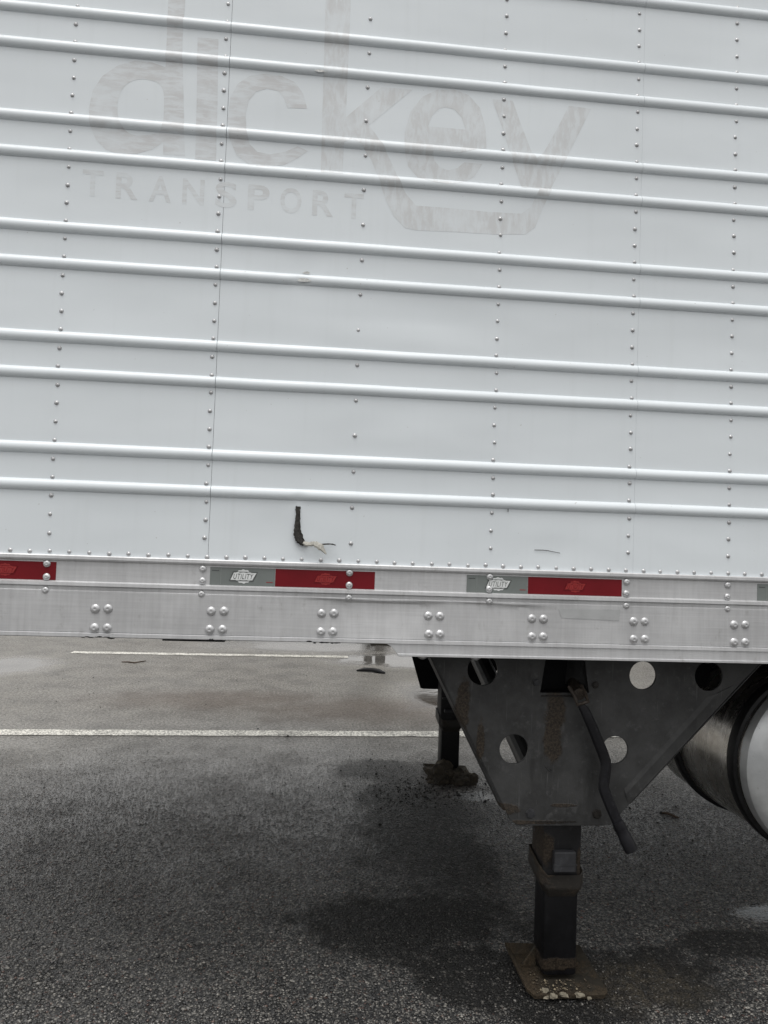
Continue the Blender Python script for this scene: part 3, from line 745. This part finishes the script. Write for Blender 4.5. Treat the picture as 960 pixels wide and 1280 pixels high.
for pts in ([(668, 687), (678, 687.2), (686, 688), (686, 688.9), (678, 688.1), (668, 687.8)], [(686, 688.2), (700, 691), (700, 691.6), (686, 689.0)]):
    flat('scratch', [W(pts)], -.0006, M_GAP, panels[1])
flat('scratch', [W([(634, 636), (635.2, 636), (635, 640), (634.3, 640)])], -.004, M_GAP, panels[1])

# landing gear bracket -------------------------------------------------
PY = .170
pts = [(543, 822), (632, 1012), (645, 1030), (762, 1030), (775, 1012)]
P = lambda x, y, Y=PY: (at(x, y, Y).x, at(x, y, Y).z)
hole = lambda x, y, rpx: circ(*P(x, y), rpx/F*(PY+DIST)*1.02)
tl = P(541, 822); bl = P(632, 1012); dirn = ((bl[0]-tl[0])/(bl[1]-tl[1]))
top_l = (tl[0] + dirn*(1.085-tl[1]), 1.085)
bend = [P(768, 1022), P(806, 968), P(880, 880), P(915, 838)]
br = P(926, 861); bl2 = P(774, 1017); dr = (br[0]-bl2[0])/(br[1]-bl2[1])
top_r = (br[0] + dr*(1.085-br[1]) - .02, 1.085)
cut = [P(674, 866), P(736, 866), P(727, 822), P(685, 822)]; cut = cut[:2] + [(cut[2][0], 1.0855), (cut[3][0], 1.0855)]
def plate_loops():
    outer = [top_l, bl, P(636, 1022), P(645, 1029.5), P(660, 1031), P(750, 1031), P(763, 1029.5), P(772, 1020), P(786, 1004), P(926, 852), (top_r[0], top_r[1])]
    outer += [(cut[2][0], 1.085), (cut[1][0], cut[1][1]), (cut[0][0], cut[0][1]), (cut[3][0], 1.085)]
    return [outer, hole(603, 837, 19.5), hole(642, 936, 18.5), hole(803, 844, 18), hole(768, 937, 17.5), hole(885, 845, 19)]
me = fill_mesh(plate_loops(), .004, .001); stand_up(me, PY)
plate = link('bracket_plate', me, M_PLATE, trailer)
# bent stiffening flanges on both slanting edges
def flange(a, b, depth, th=.008, out=(0, 0)):
    a = Vector((a[0], 0, a[1])); b = Vector((b[0], 0, b[1])); t = (b-a).normalized(); nrm = Vector((t.z, 0, -t.x))
    if nrm.x*out[0] + nrm.z*out[1] < 0: nrm = -nrm
    bm = bmesh.new(); vs = []
    for p_ in (a, b):
        for dn, y in ((-.001, PY-.0052), (th, PY+.003), (th*1.5, PY+depth), (0, PY+depth), (-.001, PY+.004)):
            vs.append(bm.verts.new((p_.x + nrm.x*dn, y, p_.z + nrm.z*dn)))
    for i in range(5): bm.faces.new((vs[i], vs[(i+1) % 5], vs[5+(i+1) % 5], vs[5+i]))
    bm.faces.new(vs[:5]); bm.faces.new(vs[5:][::-1])
    return frombm('bracket_flange', bm, M_PLATE, plate)
flange(top_l, bl, .055, .007, (-1, -1)); flange(P(786, 1004), (top_r[0], top_r[1]), .06, .007, (1, -1))
# raised fold on the right of the plate
bm = bmesh.new(); tri = [P(783, 997, PY), P(884, 880, PY), P(921, 848, PY), P(787, 1001, PY)]
a0, a1 = Vector((*P(779, 985),)), Vector((*P(881, 872),)); b0, b1 = Vector((*P(784, 1003),)), Vector((*P(921, 854),))
vs = [bm.verts.new((q_[0], y, q_[1])) for q_, y in ((a0, PY-.0045), (a1, PY-.0045), (b1, PY-.0055), (b0, PY-.0055))]
mid = [bm.verts.new((q_[0], PY-.009, q_[1])) for q_ in (a0*.62+b0*.38, a1*.62+b1*.38)]
bm.faces.new((vs[0], vs[1], mid[1], mid[0])); bm.faces.new((mid[0], mid[1], vs[2], vs[3])); bm.faces.new((vs[1], vs[2], mid[1])); bm.faces.new((vs[0], mid[0], vs[3]))
frombm('bracket_fold', bm, M_PLATE, plate)
# pocket: tapering cheeks and the dark gear housing inside it
c0, c1, c2, c3 = cut
for (e, s) in (((c0, c3), 1), ((c1, c2), -1)):
    bm = bmesh.new(); (xa, za), (xb, zb) = e
    vs = [bm.verts.new(v_) for v_ in ((xa, PY-.004, za), (xb, PY-.004, zb), (xb+s*.004, PY+.10, zb), (xa+s*.042, PY+.10, za+.01))]
    bm.faces.new(vs); frombm('bracket_cheek', bm, M_PLATE, plate)
bm = bmesh.new(); box(bm, (c0[0]+.004, PY+.10, c0[1]-.03), (c1[0]-.004, PY+.16, 1.085), .004); frombm('gear_housing', bm, M_BLACK, trailer)
for px, py in ((663, 1017), (746, 1017), (670, 853), (744, 856)):
    d = at(px, py, PY-.005); bm = bmesh.new(); r_ = .013 if py > 1000 else .009
    lathe(bm, [(r_*1.25, 0), (r_*1.25, .002), (r_, .003), (r_*.95, .007), (0, .0075)], d, (0, -1, 0), 6 if py > 1000 else 12); frombm('bolt', bm, M_COLLAR if px > 700 else M_LATCH, plate)
bm = bmesh.new(); tube(bm, [at(682, 958, PY-.005), at(686, 963, PY-.006), at(690, 965, PY-.006), at(688, 961, PY-.005)], .002, 6); frombm('weld_bead', bm, M_PLATE, plate)
for (a, b) in (((668, 1027), (720, 1027)), ((676, 870), (734, 870))):
    bm = bmesh.new(); n_ = 26; A, B = at(*a, PY-.004), at(*b, PY-.004)
    tube(bm, [A.lerp(B, i/n_) + Vector((0, 0, .0008*math.sin(i*2.1))) for i in range(n_+1)], [.0026 + .0009*(i % 2) for i in range(n_+1)], 6); frombm('weld_bead', bm, M_COLLAR, plate)
# wing plates behind, beams between the two brackets
def beam(name, lo, hi, mat=M_BLACK, parent=trailer, bev=.003):
    bm = bmesh.new(); box(bm, lo, hi, bev); return frombm(name, bm, mat, parent)
beam('bracket_beam', (.45, .185, 1.045), (1.46, .25, 1.09)); beam('bracket_beam', (.45, 2.32, 1.045), (1.46, 2.37, 1.09))
bm = bmesh.new(); box(bm, (1.245, .26, .93), (1.33, .38, 1.09), .004); frombm('tank_hanger', bm, M_BLACK, trailer)
# far bracket
FYP = 2.42
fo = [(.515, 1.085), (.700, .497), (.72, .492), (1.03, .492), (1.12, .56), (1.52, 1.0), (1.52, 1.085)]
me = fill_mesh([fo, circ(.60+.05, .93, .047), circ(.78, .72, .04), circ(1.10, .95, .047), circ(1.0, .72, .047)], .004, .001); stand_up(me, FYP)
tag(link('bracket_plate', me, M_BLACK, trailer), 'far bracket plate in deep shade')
# cross brace between the legs
bm = bmesh.new(); tube(bm, [(.835, .33, .50), (.85, 2.25, 1.02)], .044, 16); frombm('cross_brace', bm, M_PLATE, trailer)
bm = bmesh.new(); tube(bm, [(.835, .36, .98), (.85, 2.25, .98)], .028, 16); frombm('cross_shaft', bm, M_BLACK, trailer)

# landing legs -----------------------------------------------------------
def landing_leg(cx, cy, near):
    root = bpy.data.objects.new('landing_leg', None); C.objects.link(root); root.parent = trailer; root.location = (cx, cy, 0)
    s = 1 if near else -1       # outer side faces the camera on the near leg
    bm = bmesh.new(); box(bm, (-.0625, -.0625, .33), (.0625, .0625, .912 if near else 1.08), .010); frombm('outer_tube', bm, M_LEG, root, 35)
    bm = bmesh.new(); box(bm, (-.052, -.056, .03), (.058, .052, .40), .011); frombm('inner_tube', bm, M_INNER, root, 35)
    # collar: flared ring, higher at the back, open rim in front
    bm = bmesh.new(); lp = []
    outl = [(-.0695, .07), (-.0695, -.050), (-.050, -.0705), (.060, -.0705), (.0695, -.062), (.0695, .07)]
    inn = [(-.0635, .06), (-.0635, -.040), (-.045, -.0635), (.052, -.0635), (.0635, -.055), (.0635, .06)]
    zt = [.392, .374, .350, .350, .358, .392]; zb = [.335, .322, .306, .306, .314, .335]
    A = [bm.verts.new((x, y, z)) for (x, y), z in zip(outl, zt)]; B = [bm.verts.new((x, y, z-.010)) for (x, y), z in zip(inn, zt)]
    D = [bm.verts.new((x, y, z)) for (x, y), z in zip(outl, zb)]; E = [bm.verts.new((x*.90, y*.90, z-.03)) for (x, y), z in zip(inn, zb)]
    for i in range(6):
        j = (i+1) % 6
        bm.faces.new((A[i], A[j], B[j], B[i])); bm.faces.new((D[i], D[j], A[j], A[i])); bm.faces.new((E[i], E[j], D[j], D[i]))
    bmesh.ops.bevel(bm, geom=bm.edges[:], offset=.003, segments=1, affect='EDGES')
    col = frombm('collar', bm, M_COLLAR, root)
    if near:
        bm = bmesh.new()
        x0, x1 = at(691, 1063, .21).x-cx, at(717, 1088, .21).x-cx
        box(bm, (x0, -.088, .363), (x1, -.0625, .425), .003); box(bm, (x0-.004, -.090, .385), (x1+.003, -.0875, .388)); frombm('latch_block', bm, M_LATCH, root)
    # foot: dished plate with bent up edges and gussets
    bm = bmesh.new()
    o_ = [(-.120, -.112), (-.100, -.134), (.118, -.134), (.133, -.122), (.135, .128), (-.125, .128)]
    i_ = [(x*.80, y*.80) for x, y in o_]
    zo = [.030, .020, .016, .020, .028, .040]
    a = [bm.verts.new((x, y, z)) for (x, y), z in zip(o_, zo)]; b = [bm.verts.new((x, y, .0165)) for x, y in i_]
    a2 = [bm.verts.new((x*.99, y*.99, max(z-.011, .002))) for (x, y), z in zip(o_, zo)]; b2 = [bm.verts.new((x, y, .001)) for x, y in i_]
    for i in range(6):
        j = (i+1) % 6
        bm.faces.new((a[i], a[j], b[j], b[i])); bm.faces.new((a2[i], a2[j], a[j], a[i])); bm.faces.new((b2[i], b2[j], a2[j], a2[i]))
    bm.faces.new(b); bm.faces.new(b2[::-1])
    foot = frombm('foot_pad', bm, M_PAD, root)
    for sx in (-1, 1):
        bm = bmesh.new()
        for yy in (-.004, .004):
            pass
        x1 = -.051 if sx < 0 else .057
        vs = [(x1, .02, .085), (x1, .03, .085), (x1+sx*.046, .03, .017), (x1+sx*.046, .02, .017), (x1, .02, .017), (x1, .03, .017)]
        q_ = [bm.verts.new(v_) for v_ in vs]
        bm.faces.new((q_[0], q_[1], q_[2], q_[3])); bm.faces.new((q_[0], q_[3], q_[4])); bm.faces.new((q_[1], q_[5], q_[2])); bm.faces.new((q_[0], q_[4], q_[5], q_[1]))
        frombm('foot_gusset', bm, M_PAD, root)
    return root
leg_a = landing_leg(.8275, .2775, True)
leg_b = landing_leg(.858, 2.31, False)
# light horizontal straps on the far leg
beam('leg_strap', (-.055, -.085, .47), (.075, -.066, .478), M_LATCH, leg_b, .001)
beam('leg_strap', (-.045, -.100, .395), (.080, -.070, .412), M_LATCH, leg_b, .003)

# crank handle --------------------------------------------------------------
CY = .115
crank = bpy.data.objects.new('crank_handle', None); C.objects.link(crank); crank.parent = trailer; crank.location = (0, 0, 0)
bm = bmesh.new(); tube(bm, [at(716, 852, .26), at(724, 868, .13)], .018, 12); frombm('crank_shaft', bm, M_CLEVIS, crank, 40)
bm = bmesh.new(); pth = [at(711, 858, .14), at(718, 870, .118), at(722, 881, CY-.012), at(735, 877, CY-.012), at(732, 868, .12), at(727, 857, .15)]
tube(bm, pth, .0058, 8); frombm('clevis', bm, M_CLEVIS, crank, 50)
path = [(725, 880), (731, 888), (740, 908), (747, 925), (753.5, 941), (757, 952), (757.5, 958), (756.6, 966), (754.6, 980), (754.8, 986), (757.5, 994), (764, 1010), (773, 1030)]
rad = [.009, .0150, .0160, .0165, .0168, .0170, .0172, .0172, .0172, .0170, .0164, .0162, .0160]
bm = bmesh.new(); tube(bm, [at(x_, y_, CY - .0012*i) for i, (x_, y_) in enumerate(path)], rad, 8, True, .55); frombm('crank_arm', bm, M_CRANK, crank, 30)
bm = bmesh.new(); pth = [at(771.5, 1027, CY-.016), at(775.5, 1035, CY-.016), at(776, 1036, CY-.016), at(780, 1044, CY-.017), at(780.6, 1045.2, CY-.017), at(789.5, 1063, CY-.018)]
tube(bm, pth, [.0170, .0200, .0188, .0188, .0205, .0210], 10, True, .7); frombm('crank_grip', bm, M_CRANK, crank, 50)

# fuel tank -------------------------------------------------------------------
tank = bpy.data.objects.new('fuel_tank', None); C.objects.link(tank); tank.parent = trailer
TC = Vector((1.748, 0, .674)); TR = .302
tank.location = TC
ax = (0, 1, 0)
bm = bmesh.new(); lathe(bm, [(TR, .275), (TR, .92), (TR*.96, .96), (TR*.7, .99), (0, 1.00)], (0, 0, 0), ax, 72)
frombm('tank_body', bm, M_TANK, tank, 30)
bm = bmesh.new(); lathe(bm, [(0, .195), (TR*.30, .1965), (TR*.55, .202), (TR*.70, .208), (TR*.705, .2115), (TR*.72, .2115), (TR*.725, .2085), (TR*.86, .218), (TR*.94, .228), (TR*.985, .242), (TR, .262), (TR, .276)], (0, 0, 0), ax, 72)
frombm('tank_end', bm, M_TANKEND, tank, 30)
for y0, y1, rr in ((.290, .340, .014), (.70, .75, .014)):
    bm = bmesh.new(); lathe(bm, [(TR+.0005, y0), (TR+rr*.8, y0+.004), (TR+rr, y0+.012), (TR+rr, y1-.012), (TR+rr*.8, y1-.004), (TR+.0005, y1)], (0, 0, 0), ax, 72)
    frombm('tank_strap', bm, M_RUBBER, tank, 40)
for y0 in (.30, .70):
    bm = bmesh.new(); box(bm, (-.05, y0, .30), (.30, y0+.05, .41), .003); frombm('tank_bracket', bm, M_BLACK, tank)

# ------------------------------------------------------------------ things lying about
def clod(name, c, size, seed, mat, sub=3, amp=.35, lab=None, cat='mud', parent=None):
    bm = bmesh.new(); bmesh.ops.create_icosphere(bm, subdivisions=sub, radius=1)
    for v_ in bm.verts:
        n_ = v_.co.normalized(); d = 1 + amp*noise.fractal(n_*1.7 + Vector((seed, 0, 0)), 1.0, 2.0, 4) + amp*.35*noise.noise(n_*6 + Vector((seed, 3, 0)))
        z = n_.z*d*size[2]
        v_.co = (n_.x*d*size[0], n_.y*d*size[1], max(z, -.25*size[2]))
    o = frombm(name, bm, mat, parent, None, Vector(c) + Vector((0, 0, .25*size[2])))
    if lab: tag(o, lab, cat)
    return o
b = gnd(549, 976); clod('mud_clod', (.80, 2.235, 0), (.088, .070, .082), 3.1, M_MUD, 4, .45, 'lumpy brown mud clod packed against the left of the far landing foot')
clod('mud_clod', (.925, 2.205, 0), (.085, .062, .058), 8.7, M_MUD, 4, .45, 'darker low mud clod against the right of the far landing foot')
for i, (px, py, r_, lab) in enumerate(((682, 1238, .0125, 'angular pale stone at the left end of the row on the near foot pad'), (692, 1245, .0130, 'broad tan stone second from the left on the near foot pad'),
        (704.5, 1243, .0125, 'squarish cream stone in the middle of the row on the near foot pad'), (724.5, 1244, .0125, 'pointed cream stone right of the gap on the near foot pad'),
        (684, 1246.5, .008, 'small tan stone in front of the leftmost pad stones'), (737, 1247, .007, 'small grey stone at the right end of the row on the near foot pad'))):
    c_ = gnd(px, py + 2, .019)
    tag(clod('stone', (c_.x, c_.y+.004, .0175), (r_*.95, r_*.75, r_*.62), 20+i*3.3, M_STONE, 2, .9), lab, 'stone', 'stones on the near foot pad')
def twig(pts, r_, lab):
    bm = bmesh.new(); n_ = len(pts)
    tube(bm, [gnd(x_, y_) + Vector((0, 0, r_*.9 + h)) for x_, y_, h in pts], [r_*(.6 + .7*math.sin(PI*(i+.6)/n_)) for i in range(n_)], 7)
    tag(frombm('twig', bm, M_TWIG, None, 50), lab, 'twig')
twig([(828, 1017, 0), (834, 1018.5, .004), (840, 1020.5, .002), (848, 1023.5, 0)], .0055, 'short brown twig on the asphalt between bracket and fuel tank')
twig([(152, 828, 0), (160, 828.4, .004), (168, 829.2, .002), (173, 828.8, .006), (182, 826.6, 0)], .0055, 'thin dark twig on the asphalt left of centre beyond the trailer')
b = gnd(464, 841)
bm = bmesh.new(); tube(bm, [b + Vector((x_, y_, z_)) for x_, y_, z_ in ((-.15, .05, .010), (-.07, .07, .022), (.01, .02, .026), (.08, -.03, .024), (.14, -.06, .010))], [.010, .020, .022, .024, .010], 8, True, .7)
for v_ in bm.verts: v_.co += Vector((0, 0, .012*noise.noise(v_.co*14)))
tag(frombm('rubber_scrap', bm, M_RUBBER, None, 40), 'twisted black rubber scrap lying on wet asphalt beyond the trailer', 'debris')

# loose grit and dark crumbs ------------------------------------------------
rng = np.random.default_rng(5)
base_v = np.array([(0, 0, 1), (.9, 0, .1), (.28, .85, .0), (-.73, .53, .1), (-.73, -.53, 0), (.28, -.85, .1), (0, 0, -.6)], float)
base_f = np.array([(0, 1, 2), (0, 2, 3), (0, 3, 4), (0, 4, 5), (0, 5, 1), (6, 2, 1), (6, 3, 2), (6, 4, 3), (6, 5, 4), (6, 1, 5)])
def scatter(name, P_, S_, mat, flat_=.7):
    n_ = len(P_); vv = np.repeat(base_v[None], n_, 0) * (1 + rng.normal(0, .22, (n_, 7, 1)))
    a = rng.uniform(0, 2*PI, n_); ca, sa = np.cos(a)[:, None], np.sin(a)[:, None]
    x_, y_ = vv[..., 0]*ca - vv[..., 1]*sa, vv[..., 0]*sa + vv[..., 1]*ca
    asp = rng.uniform(.65, 1.2, (n_, 1))
    vv = np.stack([x_*asp, y_, vv[..., 2]*flat_], -1) * S_[:, None, None] + P_[:, None, :]
    ff = (base_f[None] + (np.arange(n_)*7)[:, None, None]).reshape(-1, 3)
    me = bpy.data.meshes.new(name); me.vertices.add(n_*7); me.vertices.foreach_set('co', vv.ravel())
    me.loops.add(len(ff)*3); me.loops.foreach_set('vertex_index', ff.ravel().astype(np.int32))
    me.polygons.add(len(ff)); me.polygons.foreach_set('loop_start', np.arange(len(ff), dtype=np.int32)*3)
    me.update(calc_edges=True); me.validate()
    return tag(link(name, me, mat), kind='stuff')
def pts_box(n_, x0, x1, y0, y1): return np.stack([rng.uniform(x0, x1, n_), rng.uniform(y0, y1, n_), np.zeros(n_)], -1)
def pts_gauss(n_, c_, s_): return np.stack([rng.normal(c_[0], s_[0], n_), rng.normal(c_[1], s_[1], n_), np.zeros(n_)], -1)
_a = pts_box(2500, -1.8, 2.4, -.5, 2.6); _a = _a[rng.uniform(0, 1, len(_a)) > (_a[:, 1]+.3)/2.6]
Pg = np.concatenate([_a, pts_box(1500, -.9, 1.6, -.3, .55), pts_gauss(1500, (.62, 1.9), (.22, .4)), pts_gauss(900, (.9, .2), (.25, .15))])
keep = ~((np.abs(Pg[:, 0]-.835) < .12) & (np.abs(Pg[:, 1]-.275) < .125)); Pg = Pg[keep]
Sg = rng.lognormal(math.log(.0031), .32, len(Pg)); Pg[:, 2] = Sg*.12
scatter('gravel', Pg, Sg, M_GRIT, .5)
# the near asphalt's own stones, standing a little proud of the binder
pit = .0094
gx, gy = np.meshgrid(np.arange(-2.6, 3.6, pit), np.arange(-.35, 3.25, pit)); gx = gx.ravel(); gy = gy.ravel()
gx = gx + rng.uniform(-.0042, .0042, len(gx)); gy = gy + rng.uniform(-.0042, .0042, len(gy))
ok = (gx > -.95-.52*(gy+.1)) & (gx < 1.55+.80*(gy+.1)) & (rng.uniform(0, 1, len(gx)) > np.clip((gy-.7)/2.5, 0.02, 1))
for (cx_, cy_, ax_, ay_) in ((*gnd(972, 1141)[:2], .19, .075), (*gnd(590, 995)[:2], .12, .09)):
    ok &= ((gx-cx_)/ax_)**2 + ((gy-cy_)/ay_)**2 + rng.normal(0, .15, len(gx)) > 1
gx = gx[ok]; gy = gy[ok]
Sa = np.clip(rng.lognormal(math.log(.0043), .28, len(gx)), .002, .0085)*np.clip(1.15-.18*gy, .55, 1)
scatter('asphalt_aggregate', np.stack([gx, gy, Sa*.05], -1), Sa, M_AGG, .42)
# fine grit lying on the dished foot pad
Pp = pts_gauss(260, (.80, .19), (.07, .045)); Pp = Pp[(Pp[:, 0] > .735) & (Pp[:, 0] < .93) & (Pp[:, 1] > .155) & (Pp[:, 1] < .36)]
Pp = Pp[~((np.abs(Pp[:, 0]-.83) < .058) & (Pp[:, 1] > .22))]
Sp = rng.lognormal(math.log(.0035), .4, len(Pp)); Pp[:, 2] = .0185 + Sp*.3
scatter('gravel', Pp, Sp, pebble_mat('tan_grit', (.05, .038, .025), (.30, .25, .17), .8), .7)
Pc = np.concatenate([pts_gauss(110, (.45, 2.0), (.28, .35)), pts_gauss(420, (.72, 2.02), (.17, .13)), pts_box(50, -2.5, .5, 1.2, 5.6), pts_gauss(70, (1.8, 1.5), (.25, .3)), pts_gauss(24, (.25, 3.3), (.25, .08))])
Sc = rng.lognormal(math.log(.0046), .38, len(Pc)); Pc[:, 2] = Sc*.25
scatter('dirt_crumbs', Pc, Sc, M_CRUMB, .8)

# ------------------------------------------------------------------ the next trailer in the row, mostly seen mirrored in the wet ground
other = empty('parked_trailer', (0, 7.62, 0), 'farther white trailer beyond the painted lines, its two legs mirrored in wet asphalt', 'trailer')
OX0, OX1 = -1.42, 14.7
def ob(name, lo_, hi_, mat, bev=.004):
    bm = bmesh.new(); box(bm, lo_, hi_, bev); return frombm(name, bm, mat, other)
ow = ob('wall_panel', (OX0, 0, 1.30), (OX1, .05, 4.1), M_WHITE)
ob('wall_panel', (OX0, 2.5, 1.30), (OX1, 2.55, 4.1), M_WHITE); ob('front_wall', (OX0-.03, .02, 1.1), (OX0, 2.53, 4.09), M_WHITE); ob('rear_door', (OX1, .02, 1.1), (OX1+.03, 2.53, 4.09), M_WHITE)
ob('roof', (OX0, 0, 4.102), (OX1, 2.55, 4.15), M_WHITE); ob('floor', (OX0+.01, .06, 1.2), (OX1-.01, 2.49, 1.29), M_BLACK)
ob('bottom_rail', (OX0, -.01, 1.08), (OX1, .04, 1.298), M_ALU); ob('bottom_rail', (OX0, 2.51, 1.08), (OX1, 2.56, 1.298), M_ALU)
r0 = None
for rz in rib_z:
    if r0 is None:
        v = [(x_, -d, t*RIB_H) for x_ in (OX0+.002, OX1-.002) for (t, d) in RIBPROF]; q = len(RIBPROF)
        r0 = pydata('rib', v, [(j, q+j, q+j+1, j+1) for j in range(q-1)] + [tuple(range(q)), tuple(range(2*q-1, q-1, -1))], M_WHITE, ow, True); o = r0
    else: o = r0.copy(); C.objects.link(o)
    o.location.z = rz
for yy in (.33, 2.28):
    g_ = ob('landing_leg', (.93, yy-.06, .02), (1.055, yy+.06, 1.2), M_BLACK); bm = bmesh.new(); box(bm, (.86, yy-.12, .003), (1.12, yy+.12, .02), .002); frombm('foot_pad', bm, M_PAD, g_)
ob('bracket_beam', (.45, .2, 1.0), (1.6, 2.35, 1.19), M_BLACK)
